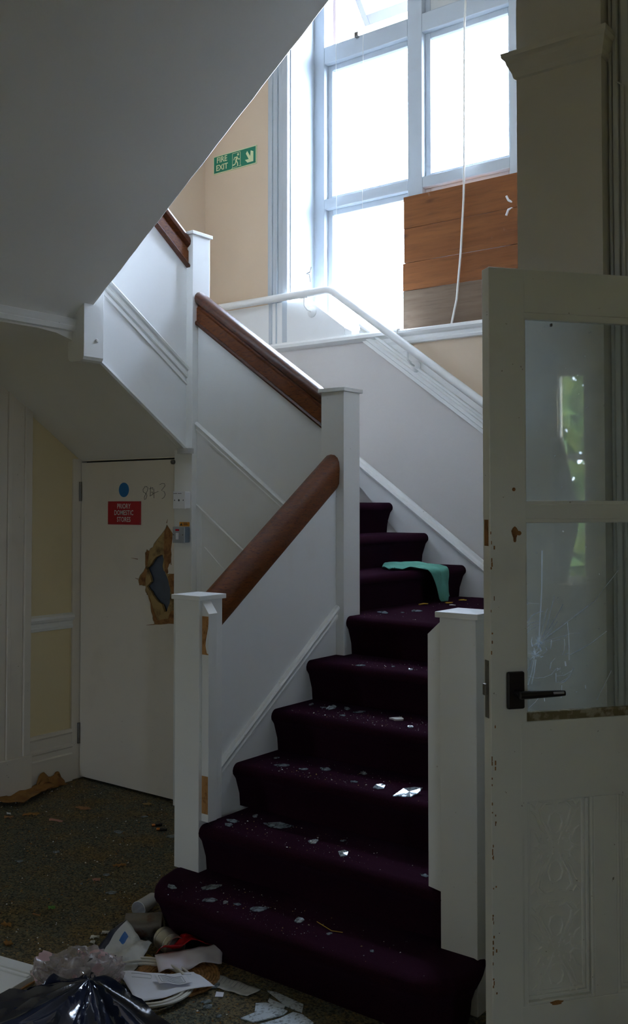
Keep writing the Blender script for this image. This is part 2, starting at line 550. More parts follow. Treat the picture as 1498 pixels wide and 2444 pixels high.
struct(quad_bm((-2.25, -1.887, -1.0, 1.10, 0, 2.5), (-2.25, -1.887, -5.9, -1.0, 0, 3.9)), 'wall_left', 'yellow', 'yellow painted side wall below the stairs', 'wall')
struct(quad_bm((1.17, 1.30, 0.33, 2.3, 0, 5.9)), 'wall_right', 'panel', 'pale wall on the right of the lower stair flight', 'wall')
struct(quad_bm((1.17, 1.462, 0.30, 0.62, 0, 5.9)), 'wall_pier', 'pier', 'dull cream wall pier between the stairs and the open glazed door', 'wall')
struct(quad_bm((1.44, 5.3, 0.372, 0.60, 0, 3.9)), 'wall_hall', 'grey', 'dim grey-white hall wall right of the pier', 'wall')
# the hall behind the camera
struct(quad_bm((-2.25, -1.45, -5.9, -5.7, 0, 3.9), (-1.30, 5.3, -5.9, -5.7, 0, 3.9), (-1.45, -1.30, -5.9, -5.7, 0, 0.1), (-1.45, -1.30, -5.9, -5.7, 1.7, 3.9)),
       'wall_front', 'yellow', 'hall wall behind the viewer with a narrow unseen window for fill light', 'wall')
struct(quad_bm((5.2, 5.4, -5.9, -4.6, 0, 3.9), (5.2, 5.4, -4.25, -0.83, 0, 3.9), (5.2, 5.4, -4.6, -4.25, 0, 1.1), (5.2, 5.4, -4.6, -4.25, 2.1, 3.9), (5.2, 5.4, -0.66, 0.6, 0, 3.9), (5.2, 5.4, -0.83, -0.66, 0, 1.05), (5.2, 5.4, -0.83, -0.66, 2.42, 3.9)),
       'wall_side', 'yellow', 'hall wall at the far right with a narrow window and one added for fill light', 'wall')
struct(MB().box(-2.25, 5.4, -5.9, -1.0, 3.72, 3.9), 'ceiling', 'plaster', 'grey-white hall ceiling', 'ceiling')
struct(quad_bm((0.721, 5.4, -1.0, 0.32, 3.72, 3.9), (1.47, 5.4, 0.32, 0.62, 3.72, 3.9)), 'ceiling_passage', 'plaster', 'grey-white ceiling beside the top flight', 'ceiling')
struct(quad_bm((-2.3, 1.5, -1.2, 2.6, 5.85, 6.0)), 'ceiling_stairwell', 'plaster', 'white ceiling high over the stairwell', 'ceiling')
struct(MB().box(-2.25, -2.05, -1.2, 1.0, 2.5, 5.9), 'wall_upper_left', 'plaster', 'left upper stairwell wall above the landing', 'wall')
struct(MB().box(-2.05, 1.4, -1.2, -1.0, 3.90, 5.9), 'wall_upper_front', 'plaster', 'upper stairwell wall above the hall', 'wall')
struct(MB().box(1.25, 1.4, -1.0, 0.30, 3.90, 5.9), 'wall_upper_right', 'plaster', 'right upper stairwell wall above the pier', 'wall')

# ---- mouldings (profile: out, up)
DADO = [(0, 0), (0.016, 0.004), (0.020, 0.018), (0.014, 0.026), (0.014, 0.044), (0.026, 0.052), (0.034, 0.066), (0.030, 0.080), (0.012, 0.088), (0, 0.090)]
STRINGM = [(0, 0), (0.010, 0.004), (0.012, 0.018), (0.008, 0.024), (0.008, 0.036), (0.018, 0.042), (0.022, 0.054), (0.016, 0.064), (0, 0.068)]
struct(MB().sweep(DADO, (-1.887, 0.62, 0.853), (-1.887, 0.925, 0.853), (1, 0, 0)), 'trim_1', 'white', 'white dado rail on the yellow wall by the cupboard door', 'trim')
SK = [(0, 0), (0.022, 0), (0.022, 0.150), (0.016, 0.158), (0.016, 0.185), (0.024, 0.192), (0.024, 0.205), (0.012, 0.215), (0.012, 0.262), (0.020, 0.272), (0.016, 0.288), (0, 0.290)]
struct(MB().sweep(SK, (-1.887, 0.61, 0), (-1.887, 0.925, 0), (1, 0, 0)), 'baseboard_left', 'door', 'tall moulded off-white skirting board beside the cupboard door', 'baseboard')
# door architrave on the left wall, with its plinth
a = MB()
for y0, y1, o in ((0.28, 0.36, .022), (0.36, 0.42, .034), (0.42, 0.475, .026), (0.475, 0.50, .036), (0.50, 0.58, .028), (0.58, 0.625, .040)):
    a.box(-1.90, -1.887 + o, y0, y1, 0.205, 2.33)
struct(a, 'trim_2', 'door', 'ribbed off-white door surround at the left edge under the stairs', 'trim', bevel=.004)
struct(MB().box(-1.90, -1.842, 0.27, 0.635, 0, 0.205), 'trim_3', 'door', 'plain plinth block under the ribbed door surround', 'trim', bevel=.003)
# landing dado: rounded nosing left of the rake, moulded rail right of it
struct(MB().sweep([(0, -0.028), (0.020, -0.024), (0.036, -0.008), (0.038, 0.010), (0.028, 0.024), (0, 0.028)], (-2.0, 2.172, 2.558), (-0.47, 2.172, 2.558), (0, -1, 0)),
       'trim_4', 'white', 'rounded white nosing along the foot of the window panel', 'trim', smooth=True)
struct(MB().sweep(DADO, (-0.62, 2.176, 2.488), (1.17, 2.176, 2.488), (0, -1, 0)), 'trim_5', 'white', 'level white sill moulding under the boarded window', 'trim')
# raking dado and its flat board
k = MB()
k.sweep([(0, 0), (0.012, 0.004), (0.014, 0.030), (0.022, 0.036), (0.022, 0.060), (0.012, 0.066), (0.014, 0.082), (0.026, 0.088), (0.024, 0.104), (0, 0.108)],
        (-0.744, 2.166, 2.540), (1.17, 2.166, 1.130), (0, -1, 0))
struct(k, 'trim_6', 'white', 'white moulded dado rail raking down with the upper flight', 'trim')
struct(MB().prism([(-0.68, 2.575), (-0.56, 2.575), (1.17, 1.318), (1.17, 1.19)], 'y', 2.160, 2.176), 'trim_7', 'white', 'flat white board behind the raking wall handrail', 'trim')
# wall string of the second flight
struct(MB().prism([(-0.98, 1.90), (-0.98, 1.97), (0.1, 1.19), (1.17, 1.17), (1.17, 1.0), (-0.1, 1.0)], 'y', 2.152, 2.176), 'baseboard_stairs', 'panel',
       'white wall string following the purple carpeted upper steps', 'baseboard')
struct(MB().sweep([(0, 0), (0.030, 0.004), (0.036, 0.020), (0.030, 0.036), (0.012, 0.044), (0.008, 0.060), (0, 0.064)], (-0.96, 2.16, 1.930), (0.20, 2.16, 1.092), (0, -1, 0)),
       'trim_8', 'white', 'rounded white bead on top of the wall string', 'trim', smooth=True)
# beam trim under the top quarter landing
struct(MB().sweep([(0, 0), (0.020, 0.003), (0.026, 0.022), (0.020, 0.027), (0.024, 0.034), (0.034, 0.055), (0, 0.062)], (-1.04, -1.0, 2.353), (-1.04, 0.232, 2.353), (1, 0, 0)),
       'trim_9', 'white', 'white moulding where the overhead soffit meets the landing', 'trim')
# picture rail on the pier, returned round its left corner
pr = MB()
PR = [(0, 0), (0.010, 0.004), (0.014, 0.020), (0.030, 0.044), (0.034, 0.056), (0.046, 0.066), (0.048, 0.080), (0, 0.084)]
rings = []
for o_, u_ in PR:
    rings.append([(1.17 - .75 * o_, 0.42, 2.978 + u_), (1.17 - .75 * o_, 0.30 - o_, 2.978 + u_), (1.462 + o_ * .7, 0.30 - o_, 2.978 + u_), (1.462 + o_ * .7, 0.40, 2.978 + u_)])
vs = [p for rg in rings for p in rg]
fs = [(i * 4 + j, i * 4 + j + 1, (i + 1) * 4 + j + 1, (i + 1) * 4 + j) for i in range(len(PR) - 1) for j in range(3)]
pr.add(vs, fs)
struct(pr, 'trim_10', 'pier', 'moulded picture rail across the dull cream pier', 'trim')
# architrave right of the pier
a = MB()
for x0, x1, o in ((1.462, 1.482, .010), (1.482, 1.500, .030), (1.500, 1.512, .018), (1.512, 1.536, .036), (1.536, 1.548, .022), (1.548, 1.566, .030)):
    a.box(x0, x1, 0.372 - o, 0.40, 0, 3.7)
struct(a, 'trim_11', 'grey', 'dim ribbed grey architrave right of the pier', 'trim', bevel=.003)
t = MB()
t.tube([(1.472, .352, 3.72), (1.471, .351, 2.6), (1.474, .352, 1.9), (1.472, .352, 0.4)], .005, 6)
t.tube([(1.496, .336, 3.72), (1.498, .336, 2.9), (1.52, .33, 2.88), (1.521, .33, 0.4)], .004, 6)
struct(t, 'trim_12', 'grey', 'thin painted cables clipped down the grey architrave', 'trim', smooth=True)
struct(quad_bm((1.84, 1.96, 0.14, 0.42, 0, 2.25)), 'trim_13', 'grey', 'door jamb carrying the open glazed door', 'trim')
# window architrave
a = MB()
for x0, x1, o in ((-1.472, -1.452, .020), (-1.452, -1.425, .034), (-1.425, -1.398, .026), (-1.398, -1.384, .032), (-1.384, -1.345, .022), (-1.345, -1.302, .030)):
    a.box(x0, x1, 2.179 - o, 2.20, 2.585, 5.6)
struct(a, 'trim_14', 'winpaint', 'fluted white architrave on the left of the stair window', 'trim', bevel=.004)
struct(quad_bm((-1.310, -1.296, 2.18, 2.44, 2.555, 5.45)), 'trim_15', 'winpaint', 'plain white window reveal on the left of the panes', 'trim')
struct(quad_bm((-1.302, 0.36, 2.176, 2.60, 2.540, 2.580)), 'trim_16', 'white', 'white window board under the panes', 'trim', bevel=.004)

# ---- window_1: two lights wide, three high
win = thing('window_1', 'tall white timber stair window of six lights, one boarded and one hopper open', 'window', (-0.53, 2.428, 2.58), kind='structure')
XS = [(-1.302, -1.214), (-0.573, -0.470), (0.112, 0.37)]
ZS = [(2.575, 2.60), (3.488, 3.555), (4.453, 4.567), (5.36, 5.46)]
for x0, x1 in XS:
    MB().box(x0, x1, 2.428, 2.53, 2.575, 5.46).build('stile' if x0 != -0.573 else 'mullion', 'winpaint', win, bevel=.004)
for z0, z1 in ZS:
    for x0, x1 in ((-1.214, -0.573), (-0.470, 0.112)):
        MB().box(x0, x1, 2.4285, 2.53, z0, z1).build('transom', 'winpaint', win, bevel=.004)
for ci, (x0, x1) in enumerate(((-1.214, -0.573), (-0.470, 0.112))):
    for ri, (z0, z1) in enumerate(((2.60, 3.488), (3.555, 4.453), (4.567, 5.36))):
        if (ci, ri) == (0, 2):
            continue
        b = MB()
        for q in ((x0, x0 + .036, z0, z1), (x1 - .026, x1, z0, z1), (x0 + .036, x1 - .026, z1 - .036, z1), (x0 + .036, x1 - .026, z0, z0 + .026)):
            b.box(q[0], q[1], 2.470, 2.505, q[2], q[3])
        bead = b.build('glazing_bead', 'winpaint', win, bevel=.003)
        if (ci, ri) == (1, 2):
            MB().box(x0 + .03, x1 - .02, 2.475, 2.50, z0 + .02, z1 - .02).build('vent_panel', 'grey', win, label='dark dirty panel in the upper right light')
        else:
            MB().box(x0 + .03, x1 - .02, 2.484, 2.488, z0 + .02, z1 - .03).build('pane', 'pane', win)
# open top-hung hopper sash
sx0, sx1 = -1.20, -0.585
hinge = Vector((0, 2.49, 5.35))
low = Vector((0, 2.898, 4.892))
dn = (low - hinge)
Ls = math.hypot(dn.y, dn.z)
dn.normalize()
nn = Vector((0, -dn.z, dn.y))


def sashp(x, a_, t_):
    p = hinge + dn * a_ + nn * t_
    return (x, p.y, p.z)


s_ = MB()
for x0, x1, a0, a1 in ((sx0, sx0 + .045, 0, Ls), (sx1 - .045, sx1, 0, Ls), (sx0 + .045, sx1 - .045, 0, .05), (sx0 + .045, sx1 - .045, Ls - .07, Ls)):
    v = [sashp(x, a_, t_) for t_ in (-.02, .02) for a_ in (a0, a1) for x in (x0, x1)]
    s_.add(v, [(0, 2, 3, 1), (4, 5, 7, 6), (0, 1, 5, 4), (2, 6, 7, 3), (0, 4, 6, 2), (1, 3, 7, 5)])
sash = s_.build('hopper_sash', 'sashpaint', win, label='top-hung sash pushed open outwards', bevel=.004)
p_ = MB()
v = [sashp(x, a_, t_) for t_ in (-.002, .002) for a_ in (.04, Ls - .06) for x in (sx0 + .04, sx1 - .04)]
p_.add(v, [(0, 2, 3, 1), (4, 5, 7, 6), (0, 1, 5, 4), (2, 6, 7, 3), (0, 4, 6, 2), (1, 3, 7, 5)])
p_.build('pane', 'pane', sash)
MB().box(-0.96, -0.93, 2.405, 2.43, 4.553, 4.585).build('sash_catch', 'brass', win, bevel=.004)

# hall windows: one shows in the door glass, two unseen ones give fill light
for nm, lab, box, axis in (('fill_window', 'unseen side window of the hall, added to fill light onto the door', (5.24, 5.28, -4.6, -4.25, 1.1, 2.1), 'x'), ('window_2', 'unseen narrow hall window behind the viewer, shaped to give fill light', (-1.45, -1.30, -5.84, -5.80, 0.1, 1.7), 'y'), ('window_3', 'narrow side window of the hall, seen only in the door glass', (5.24, 5.28, -0.83, -0.66, 1.05, 2.42), 'x')):
    x0, x1, y0, y1, z0, z1 = box
    h = thing(nm, lab, 'window', ((x0 + x1) / 2, (y0 + y1) / 2, z0), kind='structure')
    f_ = MB()
    zm = (z0 + z1) / 2 + .12
    if axis == 'y':
        for q in ((x0, x0 + .02), (x1 - .02, x1)):
            f_.box(q[0], q[1], y0, y1, z0, z1)
        for q in ((z0, z0 + .06), (z1 - .06, z1)):
            f_.box(x0, x1, y0 + .001, y1 - .001, q[0], q[1])
        MB().box(x0, x1, y0 + .018, y0 + .022, z0, z1).build('pane', 'pane', h)
    else:
        for q in ((y0, y0 + .012), (y1 - .012, y1)):
            f_.box(x0, x1, q[0], q[1], z0, z1)
        for q in ((z0, z0 + .05), (z1 - .05, z1), (zm - .02, zm + .02)):
            f_.box(x0 + .001, x1 - .001, y0, y1, q[0], q[1])
        MB().box(x0 + .018, x0 + .022, y0, y1, z0, z1).build('pane', 'pane', h)
    f_.build('window_frame', 'white', h)
# a shrub outside the side window
hb = MB()
rnd = random.Random(4)
for i in range(2600):
    c_ = Vector((7.2 + rnd.gauss(0, .45), -1.05 + rnd.gauss(0, .6), rnd.uniform(-1.1, 3.2) + rnd.gauss(0, .2)))
    d_ = Vector((rnd.gauss(0, 1), rnd.gauss(0, 1), rnd.gauss(0, 1))).normalized()
    e_ = d_.orthogonal().normalized()
    hb.add([c_ - d_ * .13, c_ + e_ * .07, c_ + d_ * .13, c_ - e_ * .07], [(0, 1, 2, 3)])
sh = thing('garden_shrub', 'bushy green shrub outside the narrow hall window', 'shrub', (7.2, -1.05, -1.2))
hb.build('foliage', 'hedge', sh, kind='stuff')
MB().tube([(7.2, -1.05, -1.2), (7.25, -1.0, .2), (7.15, -1.1, 1.6)], [.10, .08, .04], 8).build('stem', 'sliver', sh)

cu_ = MB()
cu_.grid(lambda u, v: (5.17 + .012 * math.sin(u * 14), -.87 + u * (.06 + .12 * (1 - abs(v - .45) * 1.6)), 1.06 + v * .92), 18, 14)
cu_.build('net_curtain', 'paper', None, 'drooping white curtain half across the narrow hall window', 'curtain', smooth=True, thick=.002)

# white panel box standing on the dado in front of the window's lower left corner
pb = thing('window_guard_panel', 'white boxed panel with a sloping end below the wall handrail', 'panel', (-1.4, 2.172, 2.575))
MB().prism([(-1.96, 2.578), (-0.856, 2.578), (-0.856, 2.634), (-1.143, 2.846), (-1.96, 2.846)], 'y', 2.150, 2.190).build('board', 'panel', pb, bevel=.003)
MB().prism([(-0.860, 2.578), (-0.806, 2.578), (-0.806, 2.606), (-0.860, 2.634)], 'y', 2.158, 2.190).build('end_block', 'white', pb, bevel=.003)

# ================================================================ stair flights
def step_profile(y0, y1, zt, zb):
    """riser slopes back under a rounded carpeted nose"""
    p = [(y0 + .045, zb), (y0 + .040, zb + .05), (y0 + .018, zt - .060), (y0 + .006, zt - .045)]
    for a_ in (200, 175, 150, 125, 105, 90):
        p.append((y0 + .030 + .030 * math.cos(R_(a_)), zt - .030 + .030 * math.sin(R_(a_))))
    p += [(y1, zt), (y1, zb)]
    return p


fl1 = thing('stair_flight', 'lowest flight of maroon carpeted steps littered with broken glass', 'stairs', (0.56, 0.3, 0))
# curtail step
OUT = [(-.128, .06), (-.122, -.02), (-.100, -.105), (-.066, -.160), (-.020, -.205), (.060, -.234), (.25, -.242), (.60, -.242), (.95, -.242), (1.075, -.236),
       (1.150, -.205), (1.195, -.150), (1.210, -.080), (1.195, -.020), (1.165, .06)]
cen = Vector((.54, .05))


def inset(d):
    n = len(OUT)
    res = []
    for i, p in enumerate(OUT):
        a_ = Vector(OUT[max(i - 1, 0)])
        b_ = Vector(OUT[min(i + 1, n - 1)])
        t_ = (b_ - a_).normalized()
        nrm = Vector((-t_.y, t_.x))
        res.append(Vector(p) + nrm * d)
    return res


lv = [(0, .045), (.05, .040), (RISE - .060, .018), (RISE - .045, .006), (RISE - .030, .000), (RISE - .015, .004), (RISE - .005, .015), (RISE, .032)]
m = MB()
vv = []
for z_, d_ in lv:
    vv += [(p.x, p.y, z_) for p in inset(d_)]
n_ = len(OUT)
ff = []
for i in range(len(lv) - 1):
    ff += [(i * n_ + j, i * n_ + j + 1, (i + 1) * n_ + j + 1, (i + 1) * n_ + j) for j in range(n_ - 1)]
top0 = (len(lv) - 1) * n_
ff.append(tuple(range(top0, top0 + n_)))
m.add(vv, ff)
m.build('step', 'carpet', fl1, smooth=True)
for kk in range(2, 6):
    MB().prism(step_profile((kk - 2) * GO, (kk - 1) * GO + .06, kk * RISE, (kk - 1) * RISE), 'x', -.045 if kk > 2 else .0, 1.16).build('step', 'carpet', fl1, smooth=True)
MB().prism(step_profile(4 * GO, 2.17, 6 * RISE, 5 * RISE), 'x', -.003, 1.168).box(-.110, -.002, 1.072, 2.168, 5.2 * RISE, 6 * RISE - .001).build('landing', 'carpet', fl1, smooth=True)
MB().box(0.02, 1.02, 0.10, 2.1, 0.001, RISE * .9).build('carcass', 'dark', fl1)

fl2 = thing('stair_flight', 'upper flight of maroon carpeted steps climbing left along the window wall', 'stairs', (-0.5, 1.6, 0.9))
for i in range(4):
    kk = 7 + i
    x0 = -.033 - i * GO
    prof = [(x0 - (p[0] - x0), p[1]) for p in step_profile(x0, x0 + GO + .06, kk * RISE, (kk - 1) * RISE)]
    MB().prism(prof, 'y', 1.03, 2.156).build('step', 'carpet', fl2, smooth=True)
x0 = -.033 - 4 * GO
prof = [(x0 - (p[0] - x0), p[1]) for p in step_profile(x0, x0 + 1.06, 11 * RISE, 10 * RISE)]
MB().prism(prof, 'y', 1.07, 2.17).build('landing', 'carpet', fl2, smooth=True)

fl3 = thing('stair_flight', 'grey-white sloping underside of the third flight above the cupboard door', 'stairs', (-1.45, 0.2, 1.8))
SOF = [(0.985, 1.806), (0.955, 1.826), (0.30, 2.275), (0.22, 2.318), (0.14, 2.338), (0.04, 2.345), (-1.0, 2.345), (-1.0, 2.47), (0.36, 2.47), (0.985, 2.02)]
MB().prism(SOF, 'x', -1.8865, -1.04).build('soffit', 'plaster', fl3, smooth=True)
MB().prism([(YB + .004, 1.836), (0.350, 2.238), (0.350, 3.20), (YB + .004, 2.80)], 'x', -1.045, -1.001).build('panel', 'panel', fl3, label='white balustrade panel and string of the third flight')
# string mouldings
dm = MB()
dm.sweep(STRINGM, (-1.001, YB + .002, 2.205), (-1.001, 0.352, 2.600), (1, 0, 0))
dm.build('string_moulding', 'white', fl3)
MB().sweep([(0, 0), (.008, .002), (.008, .016), (0, .018)], (-1.001, YB + .002, 2.170), (-1.001, 0.352, 2.565), (1, 0, 0)).build('string_moulding', 'white', fl3)
MB().sweep([(-.02, 0), (.010, .0), (.018, .010), (.016, .024), (.006, .030), (-.02, .030)], (-1.001, YB + .014, 1.816), (-1.001, 0.352, 2.218), (1, 0, 0)).build('edge_bead', 'white', fl3, smooth=True)
MB().box(-1.03, -.955, YB - .035, YB + .01, 1.815, 1.842).build('string_end_block', 'grey', fl3)

fl4 = thing('stair_flight', 'broad grey underside of the top flight rising across the upper left', 'stairs', (-0.2, -0.4, 2.3))


def sof4(x):
    return 2.478 + .745 * (x + .96)


MB().prism([(-1.04, sof4(-1.04)), (0.72, sof4(0.72)), (0.72, sof4(.72) + .42), (-1.04, sof4(-1.04) + .42)], 'y', -1.0, 0.285).build('soffit', 'plaster', fl4)
e_ = MB()
pts = [(-.965 + i * 1.66 / 34, .286 + .0012 * math.sin(i * 2.3) + .001 * math.sin(i * 5.1), sof4(-.965 + i * 1.66 / 34) + .003) for i in range(35)]
e_.tube(pts, .0035, 5)
e_.build('plaster_arris', 'white', fl4, label='thin ragged plaster edge of the soffit')
MB().box(-1.886, -1.04, -1.0, 0.35, 2.46, 2.62).build('landing', 'carpet', fl4)

# ================================================================ balustrades
b1 = thing('balustrade', 'white panelled balustrade of the lowest flight between two newels', 'balustrade', (-.064, .5, 0))
MB().prism([(W + .001, 0), (YB - .001, 0), (YB - .001, 1.66), (W + .001, 1.09)], 'x', -.084, -.044).build('panel', 'panel', b1)
MB().sweep(STRINGM, (-.044, W, .460), (-.044, YB, 1.028), (1, 0, 0)).build('string_moulding', 'white', b1)
b2 = thing('balustrade', 'white panelled balustrade of the second flight with two raking mouldings', 'balustrade', (-.55, 1.0, 0))
XC = -.957
MB().prism([(XC + .001, 0), (-W - .001, 0), (-W - .001, 1.95), (XC + .001, 2.53)], 'y', .980, 1.028).build('panel', 'panel', b2)
MB().prism([(XC + .001, 1.565), (-W - .001, .976), (-W - .001, 1.376), (XC + .001, 1.965)], 'y', .974, .981).build('string_board', 'panel', b2)
MB().sweep([(o * .8, u * .85) for o, u in STRINGM], (XC, .976, 1.925), (-W, .976, 1.337), (0, -1, 0)).build('string_moulding', 'white', b2)
MB().sweep([(0, 0), (.008, .003), (.009, .022), (.004, .028), (0, .028)], (XC, .980, 1.530), (-W, .980, .942), (0, -1, 0)).build('string_moulding', 'white', b2)
MB().prism([(XC + .055, 0), (-W, 0), (-W, .70), (XC + .055, 1.335)], 'y', .976, .981).build('lower_panel', 'panel', b2)
MB().box(XC, XC + .030, .976, .981, 0, 1.53).build('edge_strip', 'panel', b2)

RAIL = [(-.045, 0), (.045, 0), (.046, .014), (.034, .022), (.034, .084), (.027, .092), (.026, .104), (.034, .108), (.047, .119), (.051, .136), (.046, .154), (.032, .168), (.012, .175),
        (-.012, .175), (-.032, .168), (-.046, .154), (-.051, .136), (-.047, .119), (-.034, .108), (-.026, .104), (-.027, .092), (-.034, .084), (-.034, .022), (-.046, .014)]
LOWRAIL = [(-.036, 0), (.036, 0), (.047, .020), (.050, .090), (.047, .118), (.038, .138), (.022, .151), (0, .155), (-.022, .151), (-.038, .138), (-.047, .118), (-.050, .090), (-.047, .020)]
h1 = thing('handrail', 'thick rounded brown wooden handrail rising from the front newel', 'handrail', (-.064, .5, 1.0))
MB().sweep(LOWRAIL, (-.072, W + .001, 1.052), (-.072, YB - .001, 1.628), (1, 0, 0)).build('rail', 'wood', h1, smooth=True)
h2 = thing('handrail', 'brown wooden handrail with a deep orange-brown fascia on the second flight', 'handrail', (-.55, 1.0, 2.0))
UP = [p for p in RAIL]
MB().sweep([p for p in RAIL if p[1] >= .100], (XC, 1.004, 2.486), (-W, 1.004, 1.898), (0, -1, 0)).build('rail', 'wooddark', h2, smooth=True)
MB().sweep([(-.034, .018), (.034, .018), (.034, .086), (.027, .094), (.026, .106), (-.026, .106), (-.027, .094), (-.034, .086)], (XC, 1.004, 2.486), (-W, 1.004, 1.898), (0, -1, 0)).build('fascia', 'wood', h2)
MB().sweep([(-.045, 0), (.045, 0), (.047, .010), (.040, .020), (-.040, .020), (-.047, .010)], (XC, 1.004, 2.486), (-W, 1.004, 1.898), (0, -1, 0)).build('bead', 'wooddark', h2)
h3 = thing('handrail', 'short visible end of the third flight handrail above the tall newel', 'handrail', (-1.021, .65, 2.8))
P0, P1 = (-1.021, YB - .001, 2.784), (-1.021, 0.36, 3.203)
MB().sweep([p for p in RAIL if p[1] >= .100], P0, P1, (1, 0, 0)).build('rail', 'wooddark', h3, smooth=True)
MB().sweep([(-.034, .018), (.034, .018), (.034, .086), (.027, .094), (.026, .106), (-.026, .106), (-.027, .094), (-.034, .086)], P0, P1, (1, 0, 0)).build('fascia', 'wood', h3)
MB().sweep([(-.045, 0), (.045, 0), (.047, .010), (.040, .020), (-.040, .020), (-.047, .010)], P0, P1, (1, 0, 0)).build('bead', 'wooddark', h3)


# ---- newel posts
def newel(label, x1, y0, z0, z1, cap=True):
    t_ = thing('newel_post', label, 'newel post', (x1 - W / 2, y0 + W / 2, z0))
    MB().box(x1 - W, x1, y0, y0 + W, z0, z1).build('post', 'white', t_, bevel=.002)
    if cap:
        e = .011
        c_ = MB().box(x1 - W - e, x1 + e, y0 - e, y0 + W + e, z1, z1 + .018)
        cx, cy = x1 - W / 2, y0 + W / 2
        h = W / 2 + e - .001
        c_.add([(cx - h, cy - h, z1 + .018), (cx + h, cy - h, z1 + .018), (cx + h, cy + h, z1 + .018), (cx - h, cy + h, z1 + .018), (cx, cy, z1 + .024)],
               [(0, 1, 4), (1, 2, 4), (2, 3, 4), (3, 0, 4)])
        c_.build('newel_cap', 'white', t_, bevel=.002)
    return t_


nA = newel('front left white newel post with a notched gate batten showing bare wood', 0.0, 0.0, RISE - .004, 1.189)
nE = newel('white newel post on the right, beside the open glazed door', 1.166, 0.0, 0.0, 1.198)
nB = newel('middle white newel post where the lowest flight meets the second', 0.0, YB, 0.0, 2.071)
nC = newel('tall white newel post at the half landing behind the cupboard switches', XC, YB, 0.0, 2.954)
nD = thing('newel_drop', 'white newel end hanging below the soffit with a rounded foot', 'newel post', (-1.02, .29, 2.2))
d_ = MB().prism([(-1.071, 3.4), (-1.071, 2.235), (-1.064, 2.221), (-1.045, 2.214), (-.985, 2.214), (-.966, 2.221), (-.958, 2.235), (-.958, 3.4)], 'y', .232, .350)
d_.build('post', 'white', nD, bevel=.002)
MB().lathe([(.0, .006), (.008, .005), (.010, 0)], 12, Matrix.Translation((-.958, .31, 2.315)) @ Matrix.Rotation(R_(90), 4, 'Y')).build('peg', 'white', nD, smooth=True)
# gate battens
bt = MB().prism([(.0, .362), (.036, .362), (.036, 1.140), (.0, 1.186)], 'y', .014, .062)
bt.build('gate_batten', 'white', nA, bevel=.0015)
MB().box(.003, .0345, .0128, .0145, .986, 1.130).build('bare_patch', 'bare', nA, label='bare brown wood where a hinge was')
MB().box(.004, .0345, .0128, .0145, .392, .532).build('bare_patch', 'bare', nA, label='lower bare brown wood hinge mark')
ch = MB()
rnd = random.Random(3)
ch.prism([(.024, 1.045), (.034, 1.085), (.0352, 1.10), (.0352, .990), (.028, .992), (.021, 1.02)], 'y', .0122, .0132)
ch.build('paint_flake', 'white', nA, label='torn white paint beside the upper bare patch')
MB().prism([(1.038, .345), (.992, .352), (.992, 1.142), (1.038, 1.184)], 'y', .004, .060).build('gate_batten', 'white', nE, bevel=.0015)
struct(MB().box(1.162, 1.20, .129, .329, 0, 1.05), 'wall_stub', 'panel', 'low white panel between the right newel and the pier', 'wall')

# ---- wall handrail
wr = thing('wall_handrail', 'round white wall handrail levelling off at the landing below the window', 'handrail', (-.6, 2.1, 2.2))
pts = [(-1.95, 2.1, 2.862), (-.96, 2.1, 2.864), (-.925, 2.1, 2.858), (-.895, 2.1, 2.842), (.9, 2.1, 1.520)]
MB().tube(pts, .0235, 12).build('rail', 'white', wr, smooth=True)
for bx, bz in ((-1.125, 2.845), (-.375, 2.440)):
    b_ = MB().tube([(bx, 2.100, bz), (bx, 2.100, bz - .055), (bx + .012, 2.112, bz - .078), (bx + .020, 2.150, bz - .090)], .006, 8)
    b_.box(bx - .03, bx + .03, 2.092, 2.108, bz - .008, bz - .001)
    br = b_.build('bracket', 'white', wr, smooth=True)
    MB().lathe([(0, 0), (.034, 0), (.034, .006), (.026, .012), (0, .013)], 18, Matrix.Translation((bx + .022, 2.153, bz - .090)) @ Matrix.Rotation(R_(90), 4, 'X')).build('rosette', 'white', br, smooth=True)
# ================================================================ boarding and cords at the window
wb = thing('window_boarding', 'orange pine boards nailed over the lower right window light', 'boards', (-.12, 2.41, 2.60))
for i, (z0, z1, dx, mm) in enumerate(((3.243, 3.441, 0, 'plank'), (3.032, 3.241, .004, 'plank'), (2.860, 3.030, -.006, 'plank'), (2.592, 2.858, -.003, 'plankgrey'))):
    MB().box(-.586 + dx, .352, 2.398 - .003 * (i % 2), 2.424, z0, z1).build('plank', mm, wb, bevel=.002, label='grey weathered lowest plank' if i == 3 else None)
cg = 'pull cords of the stair window'
MB().tube([(-.118, 2.36, 4.70), (-.138, 2.36, 4.37), (-.148, 2.365, 3.53), (-.155, 2.37, 3.35), (-.176, 2.372, 3.035), (-.205, 2.372, 2.76), (-.236, 2.365, 2.615)], .0065, 8).build(
    'pull_cord', 'cord', None, 'thick white cord hanging in front of the orange boards', 'cord', cg, smooth=True)
MB().tube([(-.895, 2.415, 4.56), (-.897, 2.41, 3.7), (-.901, 2.41, 3.27)], .0016, 6).build('pull_cord', 'cord', None, 'thin faint cord in front of the middle of the left window lights', 'cord', cg)
MB().tube([(-1.109, 2.415, 4.56), (-1.104, 2.41, 3.7), (-1.094, 2.41, 2.9)], .0016, 6).build('pull_cord', 'cord', None, 'thin faint cord hanging nearest the left window reveal', 'cord', cg)
MB().tube([(-1.278, 2.372, 3.105), (-1.266, 2.352, 3.085), (-1.264, 2.340, 3.066), (-1.292, 2.338, 3.058), (-1.264, 2.336, 3.048), (-1.266, 2.342, 3.030), (-1.278, 2.362, 3.008)], .004, 7).build(
    'cord_cleat', 'brass', None, 'small metal cord cleat on the left window reveal', 'cleat', smooth=True)
